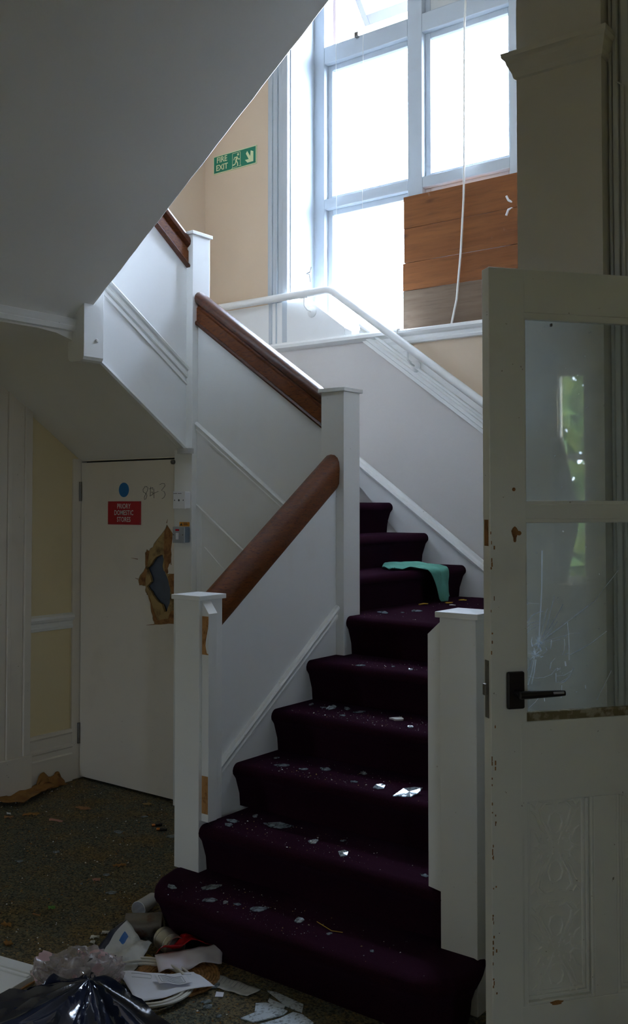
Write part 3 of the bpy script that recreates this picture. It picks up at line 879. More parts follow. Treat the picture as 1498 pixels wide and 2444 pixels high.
MB().tube([(.108, 2.392, 3.315), (.120, 2.392, 3.290), (.140, 2.405, 3.275), (.140, 2.405, 3.245), (.120, 2.392, 3.235), (.106, 2.392, 3.203)], .007, 8).build(
    'cord_cleat', 'plastic', None, 'white cord cleat on the right window stile beside the boards', 'cleat', smooth=True)

# ================================================================ fire exit sign
fe = thing('exit_sign', 'green and pale FIRE EXIT sign with running man and arrow on the cream wall', 'sign', (-1.775, 2.177, 3.803))
X0, Z0, SW, SH = -1.966, 3.802, .384, .123
MB().box(X0, X0 + SW, 2.173, 2.178, Z0, Z0 + SH).build('plate', 'glow', fe)
MB().box(X0 + .006, X0 + SW - .006, 2.1722, 2.1735, Z0 + .006, Z0 + SH - .006).build('green_face', 'green', fe)


def fp(u, v, y=2.1716):
    return (X0 + u * SW, y, Z0 + (1 - v) * SH)


tm = MB()
for body, v in (('FIRE', .27), ('EXIT', .70)):
    text_mb(tm, body, .054, lambda a, b, v=v: (X0 + .205 * SW + a, 2.1716, Z0 + (1 - v) * SH + b), bold=.0012, spacing=.98)
tm.build('lettering', 'glow', fe)
pm = MB()


def stroke(mb, pts, wd, f):
    for (a, b) in zip(pts[:-1], pts[1:]):
        pa, pb2 = Vector(a), Vector(b)
        d = (pb2 - pa)
        asp = SW / SH
        n = Vector((-d.y / asp, d.x * asp)) if True else None
        L_ = math.hypot(d.x * SW, d.y * SH)
        n = Vector((-d.y * SH / L_ / SW, d.x * SW / L_ / SH)) * wd
        mb.add([f(*(pa + n)), f(*(pb2 + n)), f(*(pb2 - n)), f(*(pa - n))], [(0, 1, 2, 3)])


for pts in ([(.455, .90), (.455, .12), (.635, .12), (.635, .88)], [(.43, .95), (.47, .90)], [(.47, .90), (.56, .90)], [(.60, .88), (.66, .88)]):
    stroke(pm, pts, .0018, fp)
pm.add([fp(.585 + .022 * math.cos(t), .24 + .068 * math.sin(t)) for t in [i * math.pi / 8 for i in range(16)]], [tuple(range(16))])
stroke(pm, [(.565, .34), (.535, .58)], .0075, fp)
stroke(pm, [(.56, .38), (.505, .36), (.485, .50)], .0035, fp)
stroke(pm, [(.565, .40), (.60, .52), (.625, .50)], .0035, fp)
stroke(pm, [(.54, .56), (.515, .74), (.455, .77)], .0045, fp)
stroke(pm, [(.54, .56), (.575, .70), (.575, .88)], .0045, fp)
pm.build('running_man', 'glow', fe)
am = MB()
am.add([fp(*p) for p in [(.765, .33), (.795, .20), (.865, .52), (.875, .22), (.935, .30), (.935, .84), (.80, .84), (.745, .66), (.83, .66)]], [(0, 1, 2, 8), (2, 3, 4, 5), (8, 2, 5), (8, 5, 6, 7)])
am.build('arrow', 'glow', fe)

# ================================================================ door_1: the cupboard door with a kicked-in hole
d1 = thing('door_1', 'off-white cupboard door under the stairs with a jagged hole broken through it', 'door', (-1.49, 1.0, 0.012), kind='structure')
DX0, DX1, DZ0, DZ1 = -1.872, -1.106, .014, 1.792
HA = [(-1.179, 1.449), (-1.135, 1.4), (-1.14, 1.354), (-1.148, 1.258), (-1.164, 1.226), (-1.173, 1.186), (-1.117, 1.192), (-1.110, 1.181), (-1.1075, 1.096), (-1.109, 0.991), (-1.115, 0.926),
      (-1.27, 0.912), (-1.282, 0.936), (-1.30, 1.0), (-1.321, 1.066), (-1.339, 1.081), (-1.342, 1.114), (-1.389, 1.115), (-1.398, 1.144), (-1.343, 1.215), (-1.346, 1.292), (-1.335, 1.309),
      (-1.314, 1.305), (-1.279, 1.342), (-1.2, 1.416)]
HB = [(-1.214, 1.285), (-1.207, 1.203), (-1.182, 1.172), (-1.156, 1.106), (-1.158, 1.054), (-1.18, 0.989), (-1.2, 0.983), (-1.218, 1.022), (-1.287, 1.067), (-1.334, 1.113), (-1.299, 1.139),
      (-1.335, 1.21), (-1.265, 1.273)]


def jag(poly, amp, n, seed):
    r_ = random.Random(seed)
    res = []
    for i, p in enumerate(poly):
        q = poly[(i + 1) % len(poly)]
        for j in range(n):
            t = j / n
            res.append((p[0] + (q[0] - p[0]) * t + (r_.uniform(-amp, amp) if j else 0), p[1] + (q[1] - p[1]) * t + (r_.uniform(-amp, amp) if j else 0)))
    return res


def sheet_with_hole(name, rect, hole, y, th, m, parent, label=None):
    """flat board in the x-z plane with a hole cut clean through"""
    cu = bpy.data.curves.new('outline', 'CURVE')
    cu.dimensions = '2D'
    cu.fill_mode = 'BOTH'
    cu.extrude = th / 2
    for pts in ([(rect[0], rect[2]), (rect[1], rect[2]), (rect[1], rect[3]), (rect[0], rect[3])], hole):
        sp = cu.splines.new('POLY')
        sp.points.add(len(pts) - 1)
        for q, p in zip(sp.points, pts):
            q.co = (p[0], p[1], 0, 1)
        sp.use_cyclic_u = True
    o = bpy.data.objects.new('outline', cu)
    COL.objects.link(o)
    dg = bpy.context.evaluated_depsgraph_get()
    me = o.evaluated_get(dg).to_mesh()
    mb = MB()
    mb.add([(v.co.x, y + v.co.z, v.co.y) for v in me.vertices], [tuple(p.vertices) for p in me.polygons])
    o.evaluated_get(dg).to_mesh_clear()
    bpy.data.objects.remove(o)
    bpy.data.curves.remove(cu)
    return mb.build(name, m, parent, label)


sheet_with_hole('door_skin', (DX0, DX1, DZ0, DZ1), jag(HA, .005, 3, 1), .9815, .003, 'door', d1)
sheet_with_hole('door_core', (DX0 + .002, DX1 - .001, DZ0, DZ1), jag(HB, .006, 3, 2), .992, .014, 'coretan', d1, label='tan board inside the door, torn open')
MB().box(DX0, DX1, 1.008, 1.020, DZ0, DZ1).build('door_back', 'bluegrey', d1, label='blue-grey inner face seen through the hole')
# splintered fibreboard strips round the hole
sp_ = MB()
for poly in ([(-1.178, 1.440), (-1.1365, 1.398), (-1.142, 1.354), (-1.150, 1.258), (-1.166, 1.226), (-1.175, 1.186), (-1.196, 1.20), (-1.206, 1.31), (-1.200, 1.41)],
             [(-1.118, 1.190), (-1.111, 1.181), (-1.109, 1.096), (-1.111, 1.05), (-1.135, 1.054), (-1.153, 1.11), (-1.172, 1.17), (-1.15, 1.185)],
             [(-1.343, 1.215), (-1.345, 1.292), (-1.335, 1.306), (-1.316, 1.303), (-1.325, 1.25), (-1.332, 1.22)],
             [(-1.390, 1.117), (-1.397, 1.143), (-1.345, 1.212), (-1.330, 1.20), (-1.345, 1.15), (-1.345, 1.118)],
             [(-1.27, 0.914), (-1.116, 0.928), (-1.112, 1.0), (-1.15, .99), (-1.17, .95), (-1.25, .935), (-1.315, 1.06), (-1.337, 1.083), (-1.321, 1.064), (-1.30, 1.0), (-1.282, .936)]):
    sp_.prism(jag(poly, .003, 2, len(poly)), 'y', .9832, .986)
sp_.build('splinters', 'core', d1, label='brown splintered fibreboard around the hole', kind='stuff')
for z0, z1 in ((1.573, 1.684), (.198, .314)):
    MB().tube([(-1.874, .974, z0), (-1.874, .974, z1)], .0085, 10).build('hinge', 'brass', d1, smooth=True)
ck = MB()
for a, b in (((-1.173, 1.475), (-1.179, 1.455)), ((-1.455, 1.262), (-1.400, 1.257)), ((-1.42, 1.153), (-1.398, 1.150)), ((-1.33, .905), (-1.27, .914)), ((-1.148, 1.30), (-1.145, 1.235))):
    ck.tube([(a[0], .9795, a[1]), (b[0], .9795, b[1])], [.0008, .0022], 5)
ck.build('paint_crack', 'core', d1, label='small cracks running from the hole')
struct(quad_bm((-1.905, -1.876, .925, 1.02, 0, 1.815), (-1.905, -1.08, .985, 1.06, 1.800, 1.83)), 'trim_17', 'door', 'narrow off-white frame around the cupboard door', 'trim', bevel=.003)
struct(MB().box(-1.89, -1.09, 1.03, 1.06, 0, 1.82), 'trim_18', 'dark', 'dark sheet painting the shade in the gap behind the cupboard door', 'trim')  # near-black sheet; the gap's shade is put into its colour
# handwriting 8 (crossed figure) 3
hw = MB()


def hp(a, b):
    return (-1.179 + (a - 877) * .000572, .9792, 1.449 - (b - 840) * .000395)


for pts in ([(610, 335), (585, 328), (556, 372), (562, 405), (600, 425), (612, 455), (596, 500), (578, 508), (574, 480), (590, 440), (618, 385), (622, 345), (604, 328)],
            [(662, 335), (655, 460)], [(640, 365), (690, 345), (688, 375)], [(650, 462), (690, 440), (688, 405), (665, 410)], [(690, 430), (765, 398)], [(705, 360), (708, 490)],
            [(780, 308), (815, 292), (846, 295), (852, 325), (806, 385), (845, 405), (856, 445), (840, 480), (812, 500)]):
    hw.tube([hp(*p) for p in pts], .0011, 5)
hw.build('pen_writing', 'ink', d1, label='figures 8, a struck-out figure and 3 scrawled in black pen')
# signs on it
MB().lathe([(0, 0), (.040, 0), (.040, .002), (0, .003)], 28, Matrix.Translation((-1.514, .980, 1.634)) @ Matrix.Rotation(R_(90), 4, 'X')).build(
    'door_disc', 'blue', None, 'round blue disc on the cupboard door above the red sign', 'sign')
rs = thing('door_sign', 'red engraved sign reading PRIORY DOMESTIC STORES on the cupboard door', 'sign', (-1.508, .9795, 1.443))
MB().box(-1.641, -1.376, .976, .9798, 1.443, 1.571).build('plate', 'red', rs, bevel=.0008)
tm = MB()
for body, z in (('PRIORY', 1.543), ('DOMESTIC', 1.507), ('STORES', 1.470)):
    text_mb(tm, body, .0375, lambda a, b, z=z: (-1.5105 + a * .82, .9755, z + b), bold=.0004, spacing=1.06)
tm.build('lettering', 'signwhite', rs)
for x in (-1.633, -1.384):
    for z in (1.451, 1.563):
        MB().lathe([(0, 0), (.003, 0), (.0025, .001), (0, .0012)], 8, Matrix.Translation((x, .976, z)) @ Matrix.Rotation(R_(90), 4, 'X')).build('screw_head', 'brass', rs)

# ---- switches on the tall newel
ks = thing('key_switch', 'white key switch box on the tall newel, upper of the two', 'switch', (-1.005, .9395, 1.531))
MB().box(-1.046, -.966, .905, .9395, 1.533, 1.619).build('back_box', 'plastic', ks, bevel=.004)
MB().box(-1.049, -.963, .896, .9055, 1.531, 1.621).build('face_plate', 'plastic', ks, bevel=.002)
for x, r, nm in ((-1.037, .0032, 'screw_head'), (-1.006, .0055, 'key_hole'), (-.975, .0032, 'screw_head')):
    MB().lathe([(0, 0), (r, 0), (r, .001), (0, .001)], 12, Matrix.Translation((x, .8965, 1.575)) @ Matrix.Rotation(R_(90), 4, 'X')).build(nm, 'ink', ks)
tt = MB()
for i in range(11):
    if i != 5:
        tt.box(-1.044 + i * .0052, -1.0405 + i * .0052, .8955, .8962, 1.6085, 1.6115)
tt.build('tiny_print', 'ink', ks)
gs = thing('isolator_switch', 'grey metal isolator switch with a red lens on the tall newel', 'switch', (-1.005, .9395, 1.356))
MB().box(-1.045, -.967, .900, .9395, 1.358, 1.437).build('back_box', 'metaldark', gs, bevel=.006)
MB().box(-1.049, -.964, .893, .9005, 1.356, 1.439).build('face_plate', 'metalbox', gs, bevel=.003)
MB().box(-1.026, -1.000, .8905, .8935, 1.418, 1.427).build('neon_lens', 'redplastic', gs, bevel=.001)
MB().box(-1.022, -1.003, .889, .8935, 1.374, 1.408).build('rocker', 'plastic', gs, bevel=.002)
for x in (-1.041, -.975):
    MB().lathe([(0, 0), (.0035, 0), (.003, .001), (0, .0012)], 10, Matrix.Translation((x, .893, 1.398)) @ Matrix.Rotation(R_(90), 4, 'X')).build('screw_head', 'brass', gs)
ol = thing('warning_label', 'small orange warning label above the grey isolator switch', 'label', (-1.008, .9395, 1.440))
MB().box(-1.044, -.972, .9384, .9396, 1.4405, 1.4625).build('sticker', 'orange', ol)
tt = MB().prism([(-1.040, 1.445), (-1.022, 1.445), (-1.031, 1.459)], 'y', .938, .9383)
for i, z in enumerate((1.447, 1.452, 1.457)):
    tt.box(-1.014, -.982 - i * .003, .938, .9383, z, z + .0022)
tt.build('black_print', 'ink', ol)
MB().lathe([(0, 0), (.013, 0), (.012, .012), (.006, .018), (0, .018)], 10, Matrix.Translation((-1.088, .939, 1.775)) @ Matrix.Rotation(R_(90), 4, 'X')).build(
    'door_catch', 'brass', None, 'small dark catch at the top corner of the cupboard door', 'catch', smooth=True)

# ================================================================ door_2: open glazed door
d2 = thing('door_2', 'open yellowed glazed door with a cracked lower pane and black lever handle', 'door', (1.4234, -.4078, .01), kind='structure')
A2 = R_(38)
DV, DN = Vector((math.sin(A2), math.cos(A2), 0)), Vector((math.cos(A2), -math.sin(A2), 0))
LP = Vector((1.4234, -.4078, 0))
TH = .042


def dp(t, z, o=0.0):
    """t along the door from its leading edge, o out of its visible face"""
    q = LP + DV * t + DN * o
    return Vector((q.x, q.y, z))


def dbox(mb, t0, t1, z0, z1, o0, o1):
    v = [dp(t, z, o) for z in (z0, z1) for o in (o0, o1) for t in (t0, t1)]
    return mb.add(v, [(0, 2, 3, 1), (4, 5, 7, 6), (0, 1, 5, 4), (2, 6, 7, 3), (0, 4, 6, 2), (1, 3, 7, 5)])


def dpart(name, boxes, m, bevel=.002, label=None, parent=None):
    mb = MB()
    for b in boxes:
        dbox(mb, *b)
    return mb.build(name, m, parent or d2, label, bevel=bevel)


DW = .672
dpart('stile', [(0, .102, .01, 2.172, -TH, 0)], 'glazed')
dpart('stile', [(DW - .10, DW, .01, 2.172, -TH, 0)], 'glazed')
dpart('top_rail', [(.102, DW - .10, 2.058, 2.172, -TH, -.0005)], 'glazed')
dpart('glazing_bar', [(.102, DW - .10, 1.513, 1.552, -TH + .006, -.004)], 'glazed')
dpart('lock_rail', [(.083, DW - .083, .782, .988, -TH, .0006)], 'glazed')
dpart('bottom_rail', [(.083, DW - .083, .01, .262, -TH, .0006)], 'glazed')
dpart('muntin', [(.292, .360, .262, .782, -TH, 0)], 'glazed')
dpart('back_panel', [(.09, DW - .09, .24, .80, -.030, -.014)], 'glazed')
# glazing beads, top and bottom, and the mouldy lower one
for z0, z1, m_ in ((2.040, 2.060, 'glazed'), (1.550, 1.562, 'glazed'), (1.503, 1.515, 'glazed'), (.986, 1.010, 'moss')):
    dpart('glazing_bead', [(.100, DW - .098, z0, z1, -.024, -.006)], m_, .003, label='mouldy bead under the cracked pane' if m_ == 'moss' else None)
dpart('glazing_bead', [(.100, .109, 1.0, 2.05, -.026, -.008)], 'glazed', .003)
dpart('pane', [(.100, DW - .098, 1.555, 2.05, -.026, -.022)], 'doorpane', 0)
dpart('pane', [(.100, DW - .098, 1.005, 1.510, -.026, -.022)], 'doorpane', 0, label='cracked lower pane')
# panel mouldings round the two embossed panels
for t0, t1 in ((.084, .292), (.360, DW - .084)):
    for k, (o0, ins) in enumerate(((.0, 0), (-.006, .012), (-.010, .022))):
        dpart('panel_moulding', [(t0 + ins, t0 + ins + .008, .262 + ins, .782 - ins * .3, -.02, o0), (t1 - ins - .008, t1 - ins, .262 + ins, .782 - ins * .3, -.02, o0),
                                 (t0 + ins, t1 - ins, .262 + ins, .270 + ins, -.02, o0 - .0002)], 'glazed', .002)
    # embossed scrollwork
    em = MB()
    cx, hw_ = (t0 + t1) / 2, (t1 - t0) / 2 - .030
    for zc in (.655, .390):
        for sx in (-1, 1):
            for sz in (1, -1):
                def q(a, b):
                    return dp(cx + sx * a * hw_, zc + sz * b * .122, -.0135)
                for pts in ([(.10, .05), (.25, .30), (.55, .62), (.62, .82), (.40, .95), (.12, .92)], [(.0, .28), (.18, .34), (.28, .52), (.20, .68), (.0, .74)],
                            [(.35, .08), (.62, .14), (.78, .34), (.95, .42)], [(.40, .30), (.58, .44), (.75, .70), (.95, .80)],
                            [(.95, .95), (.80, .86), (.66, .98), (.50, .96)], [(.95, .06), (.70, .02), (.55, .10), (.58, .20), (.70, .18)]):
                    em.tube([q(*p) for p in pts], [.0014] + [.0042] * (len(pts) - 2) + [.0016], 6)
                for p, r in (((.30, .17), .006), ((.52, .28), .004), ((.12, .14), .004)):
                    c_ = q(*p)
                    em.lathe([(0, -.004), (r, -.002), (r * .8, .002), (0, .0035)], 8, Matrix.Translation(c_) @ DN.to_track_quat('Z', 'Y').to_matrix().to_4x4())
        em.tube([dp(cx - .3 * hw_, zc + .128, -.0135), dp(cx + .3 * hw_, zc + .128, -.0135)], .003, 6)
    em.build('embossed_scrollwork', 'glazed', d2, smooth=True)
# lever handle, lock, holes
hd = thing('handle_mount', None, None, (1.4234, -.4078, .01))
bpy.data.objects.remove(hd)
pl = dpart('handle_plate', [(.042, .091, 1.024, 1.120, 0, .012)], 'black', .005)
lv_ = MB()
rows = [(.066, .010, .0), (.085, .010, .038), (.10, .0095, .046), (.14, .0085, .046), (.178, .0075, .046), (.187, .005, .045)]
lv_.tube([dp(.066, 1.066, .005), dp(.066, 1.066, .040)], .009, 10)
lv_.tube([dp(t, 1.066 - .0 * t, .044) for t in (.060, .085, .12, .160, .186)], [.010, .0105, .0095, .0085, .007], 10)
lever = lv_.build('lever', 'black', pl, smooth=True)
dpart('worn_patch', [(.150, .180, 1.066, 1.0715, .0495, .0535)], 'chip', .001, label='bare worn metal near the lever end', parent=pl)
dpart('lock_plate', [(-.0015, .0, 1.000, 1.148, -.032, -.010)], 'brass', .0005, label='steel lock plate in the door edge')
dpart('latch_bolt', [(-.010, .0, 1.058, 1.088, -.030, -.013)], 'brass', .002)
dpart('lock_recess', [(-.0012, .0, 1.444, 1.512, -.032, -.009)], 'core', 0, label='empty mortice showing brown wood')
hm = MB()
ang = [i * 2 * math.pi / 14 for i in range(14)]
hm.add([dp(.070 + .008 * math.cos(t) * (1 + .4 * math.sin(3 * t)), 1.474 + .021 * math.sin(t), .0006) for t in ang], [tuple(range(14))])
hm.add([dp(.082 + .007 * math.cos(t), 1.477 + .006 * math.sin(t), .0007) for t in ang], [tuple(range(14))])
hm.add([dp(.068 + .005 * math.cos(t), 1.591 + .005 * math.sin(t), .0006) for t in ang], [tuple(range(14))])
hm.build('lock_holes', 'core', d2, label='ragged holes where an old lock was')
wm = MB()
rnd = random.Random(8)
for i in range(46):
    z = rnd.uniform(.3, 1.5)
    t = rnd.choice((.001, .001, .003, .010))
    h = rnd.uniform(.003, .012)
    dbox(wm, t, t + rnd.uniform(.0015, .004), z, z + h, .0001, .0008)
wm.add([dp(.180 + .018 * math.cos(t) * (1 + .3 * math.sin(5 * t)), .262 + .006 * math.sin(t), .0012) for t in ang], [tuple(range(14))])
wm.build('paint_chips', 'core', d2, label='dark chips along the door edge')
dpart('screw_eye', [(.186, .190, 2.026, 2.034, -.02, -.012)], 'brass', .001)
# cracks in the lower pane (lines measured from the centre of the star)
cr = MB()


def ribbon(mb, pts, ws):
    """a fracture face standing across the thickness of the pane"""
    ps = [Vector(p) for p in pts]
    v = []
    for i, p in enumerate(ps):
        d_ = (ps[min(i + 1, len(ps) - 1)] - ps[max(i - 1, 0)]).normalized()
        n_ = Vector((-.05, -.34, .94)).cross(d_).normalized() * 2.0
        v += [p + n_ * ws[i], p - n_ * ws[i]]
    mb.add(v, [(2 * i, 2 * i + 1, 2 * i + 3, 2 * i + 2) for i in range(len(ps) - 1)])


def cp(x, y):
    return dp(.148 + (x - 400) * .0001943, 1.184 - (y - 960) * .0001905, -.0205)


for pts, w_ in (([(400, 900), (415, 640), (432, 420), (446, 200), (450, 0), (455, -330)], 5), ([(420, 880), (470, 680), (510, 520), (535, 470)], 3), ([(440, 880), (520, 740), (560, 560), (600, 430), (636, 292)], 3),
                ([(450, 880), (560, 740), (680, 560), (765, 420)], 3), ([(470, 870), (600, 760), (680, 655)], 2), ([(460, 920), (540, 850), (640, 790), (760, 710), (830, 665), (1150, 450)], 8),
                ([(1150, 450), (1250, 390), (1370, 240), (1498, 100), (1640, -60)], 3), ([(500, 920), (640, 890), (760, 860), (820, 845), (870, 830), (1020, 828)], 3), ([(520, 935), (720, 908)], 2),
                ([(790, 1120), (842, 1098)], 6), ([(870, 1122), (1010, 1062), (1180, 980), (1430, 815)], 5), ([(830, 670), (846, 830), (852, 1000), (850, 1200)], 3), ([(780, 900), (788, 980), (770, 1080), (745, 1125)], 3),
                ([(585, 910), (580, 990), (568, 1030)], 4), ([(300, 1170), (270, 1260), (228, 1310)], 3), ([(325, 1170), (290, 1340), (232, 1512)], 5), ([(350, 1170), (325, 1350), (285, 1505)], 5),
                ([(240, 1390), (350, 1425), (470, 1420), (580, 1385), (660, 1300)], 4), ([(650, 1370), (650, 1490)], 3), ([(725, 1510), (785, 1488), (850, 1430), (895, 1360)], 6), ([(640, 1500), (730, 1490), (830, 1440), (920, 1300)], 3),
                ([(650, 1410), (770, 1405), (850, 1370), (920, 1325)], 4), ([(735, 1540), (728, 1715)], 3), ([(435, 1640), (340, 1750), (240, 1830)], 2), ([(500, 1620), (470, 1690), (478, 1750)], 3), ([(1498, 1370), (1390, 1560), (1270, 1770)], 3),
                ([(1095, 1555), (1100, 1605)], 2), ([(290, 570), (330, 545), (420, 515), (470, 508)], 6), ([(225, 660), (260, 610), (300, 580)], 3), ([(225, 700), (270, 668), (330, 655), (400, 650)], 3), ([(225, 740), (280, 695), (400, 690)], 2),
                ([(225, 800), (280, 745), (350, 725)], 3), ([(220, 410), (252, 385)], 6), ([(252, 390), (400, 400)], 2), ([(420, 1142), (458, 1128)], 7), ([(560, 1310), (580, 1220), (640, 1160)], 5), ([(800, 1280), (790, 1210)], 5),
                ([(780, 880), (810, 850)], 5), ([(400, 1050), (460, 1100), (520, 1050), (500, 1000)], 3), ([(300, 860), (285, 920), (300, 990)], 2)):
    ribbon(cr, [cp(*p) for p in pts], [max(.0006, w_ * .00021)] * len(pts))
rnd = random.Random(11)
for i in range(64):
    a = rnd.uniform(0, 2 * math.pi)
    l0, l1 = rnd.uniform(5, 25), rnd.uniform(45, 120)
    cx_, cy_ = ((400, 950) if i < 42 else (335, 1110))
    if cx_ + l1 * math.cos(a) < 222:
        continue
    ribbon(cr, [cp(cx_ + l0 * math.cos(a), cy_ + l0 * math.sin(a)), cp(cx_ + l1 * math.cos(a), cy_ + l1 * math.sin(a))], [.0011, .0003])
for cx_, cy_, n in ((395, 930, 34), (335, 1120, 22), (700, 1330, 8)):
    for i in range(n):
        x, y = cx_ + rnd.gauss(0, 24), cy_ + rnd.gauss(0, 24)
        r = rnd.uniform(4, 11)
        cr.add([cp(x + r * math.cos(t) * rnd.uniform(.5, 1.2), y + r * math.sin(t) * rnd.uniform(.5, 1.2)) for t in (0, 1.2, 2.4, 3.7, 5)], [(0, 1, 2, 3, 4)])
cr.build('glass_cracks', 'fracture', d2, label='white star of cracks in the lower pane', kind='stuff')
# ================================================================ rubbish on the floor and the steps
rnd = random.Random(21)
ORD = ('first', 'second', 'third', 'fourth', 'fifth', 'sixth', 'seventh', 'eighth', 'ninth', 'tenth', 'eleventh', 'twelfth')


def flat_piece(name, pts, z, th, m, label, cat, group=None, warp=0.0, seed=0, tilt=(0, 0)):
    """a thin piece lying on a surface: outline in plan, thickness th, edges slightly uneven"""
    r_ = random.Random(seed)
    cx = sum(p[0] for p in pts) / len(pts)
    cy = sum(p[1] for p in pts) / len(pts)
    mb = MB()
    n = len(pts)
    zz = [tilt[0] * (p[0] - cx) + tilt[1] * (p[1] - cy) + r_.uniform(0, warp) for p in pts]
    z_lo = min(zz)
    zz = [a_ - z_lo for a_ in zz]
    v = [(p[0], p[1], z + .0006 + h) for p, h in zip(pts, zz)] + [(p[0], p[1], z + .0006 + h + th) for p, h in zip(pts, zz)]
    c0 = sum(zz) / n + warp * .3
    v += [(cx, cy, z + .0006 + c0), (cx, cy, z + .0006 + c0 + th)]
    f = [((i + 1) % n, i, 2 * n) for i in range(n)] + [(n + i, n + (i + 1) % n, 2 * n + 1) for i in range(n)] + [(i, (i + 1) % n, n + (i + 1) % n, n + i) for i in range(n)]
    mb.add(v, f)
    return mb.build(name, m, None, label, cat, group, origin=(cx, cy, z))


def shard_outline(x, y, size, seed, stretch=1.0, ang=None):
    r_ = random.Random(seed)
    n = r_.randint(5, 7)
    a0 = r_.uniform(0, 6.28) if ang is None else ang
    res = []
    for i in range(n):
        a = 2 * math.pi * i / n + r_.uniform(-.3, .3)
        r = size * .5 * r_.uniform(.6, 1.1)
        u, v = r * math.cos(a) * stretch, r * math.sin(a) * .75
        res.append((x + u * math.cos(a0) - v * math.sin(a0), y + u * math.sin(a0) + v * math.cos(a0)))
    return res


CAMR = R_(37.2)       # shards lie roughly across the view
STEPS = {1: [(0.026, -0.167, .033), (0.142, -0.079, .060), (0.214, -0.166, .056), (0.274, -0.152, .017), (0.313, -0.136, .025), (0.398, -0.124, .066), (0.568, -0.114, .034), (0.706, -0.132, .016), (0.883, -0.151, .016)],
         2: [(0.073, 0.11, .050), (0.093, 0.065, .026), (0.25, 0.177, .090), (0.454, 0.109, .033), (0.616, 0.074, .040), (0.53, 0.189, .018), (0.934, 0.076, .024), (0.102, 0.205, .024)],
         3: [(0.131, 0.333, .050), (0.238, 0.338, .034), (0.303, 0.387, .042), (0.49, 0.318, .026), (0.609, 0.306, .038), (0.737, 0.3, .085), (0.460, 0.425, .026), (0.04, 0.408, .022)],
         4: [(0.151, 0.640, .040), (0.265, 0.561, .028), (0.278, 0.655, .048), (0.481, 0.630, .066), (0.592, 0.546, .020), (0.106, 0.638, .024), (0.03, 0.655, .020), (0.205, 0.668, .028)],
         5: [(0.227, 0.742, .040), (0.349, 0.807, .018), (0.452, 0.78, .018)],
         6: [(0.123, 1.242, .018), (0.065, 1.165, .048), (0.150, 1.33, .050)]}
WHERE = {1: 'the lowest maroon step', 2: 'the second maroon step', 3: 'the third maroon step', 4: 'the fourth maroon step', 5: 'the fifth maroon step', 6: 'the quarter landing'}
for kk, lst in STEPS.items():
    for i, (x, y, s) in enumerate(sorted(lst, key=lambda q: q[0] * .797 + q[1] * .604)):
        sz = 'large' if s > .048 else ('small' if s < .027 else 'mid-sized')
        lab = '%s shard of patterned glass on %s, %s from the left' % (sz, WHERE[kk], ORD[i])
        if (kk, round(x, 3)) == (4, .481):
            flat_piece('plaster_piece', shard_outline(x, y, s, 5, 1.0, CAMR), kk * RISE, .006, 'plasterchip', 'pale torn plaster piece on the fourth maroon step', 'plaster', warp=.004, seed=3)
            continue
        nose = (kk - 2) * GO
        zt = kk * RISE
        flat_piece('glass_shard', shard_outline(x, y, s, 100 * kk + i, 1.25 if s < .08 else 1.35, CAMR + rnd.uniform(-.4, .4)), zt, .0032, 'shard', lab, 'glass shard',
                   'broken glass on the stairs', warp=.002, seed=kk * 10 + i, tilt=(lambda k_: (-.604 * k_ + rnd.uniform(-.08, .08), .797 * k_ + rnd.uniform(-.08, .08)))(rnd.choice((.0, .05, .12, .30, .38, .42)) if s < .045 else (.30 if (kk, i) == (3, 7) else rnd.choice((.02, .06, .10)))))

fg = 'broken glass on the hall floor'
for pts, lab in (([(0.555, -0.262), (0.586, -0.252), (0.701, -0.262), (0.725, -0.300), (0.66, -0.300), (0.606, -0.280)], 'wide dim glass shard close against the bottom step'),
                 ([(0.600, -0.312), (0.592, -0.296), (0.660, -0.300), (0.668, -0.318), (0.629, -0.326)], 'small dim glass shard just in front of the bottom step'),
                 ([(0.579, -0.346), (0.601, -0.321), (0.687, -0.322), (0.690, -0.345), (0.672, -0.385), (0.645, -0.434), (0.60, -0.440), (0.612, -0.390)], 'large pale dotted glass shard at the lower middle edge'),
                 ([(0.705, -0.318), (0.735, -0.310), (0.79, -0.328), (0.815, -0.37), (0.74, -0.44), (0.668, -0.430), (0.694, -0.375)], 'large pale dotted glass shard right of its neighbour at the lower edge')):
    flat_piece('glass_shard', pts, 0, .0035, 'frost', lab, 'glass shard', fg, warp=.0015, seed=len(lab))
for i, (x, y, s, lab) in enumerate(((0.448, -0.430, .030, 'bluish glass chunk right of the white sheet'), (0.475, -0.450, .028, 'bluish glass chunk nearest the lower edge'), (0.395, -0.345, .05, 'flat bluish shard at the edge of the wicker mat'),
                                    (0.540, -0.470, .022, 'small bright glass chunk below the printed leaflet'), (-1.055, 0.716, .035, 'white shard on the floor near the cupboard door'),
                                    (-0.986, 0.482, .042, 'greenish glass shard in the middle of the hall floor'), (-0.739, 0.592, .050, 'white shard beside the front newel base'),
                                    (-0.618, -0.04, .012, 'bright speck of glass left of the bottom step'), (-1.0, 0.136, .030, 'pale glass piece in the middle of the floor'),
                                    (-1.039, -0.036, .035, 'glass piece at the left of the dirty floor'), (-0.45, -0.03, .040, 'clear glass piece beside the white cup'), (-0.615, 0.088, .026, 'pale glass speck above the white cup'))):
    flat_piece('glass_shard', shard_outline(x, y, s, 900 + i, 1.2, CAMR), 0, .004, 'shard', lab, 'glass shard', fg, warp=.004, seed=i)
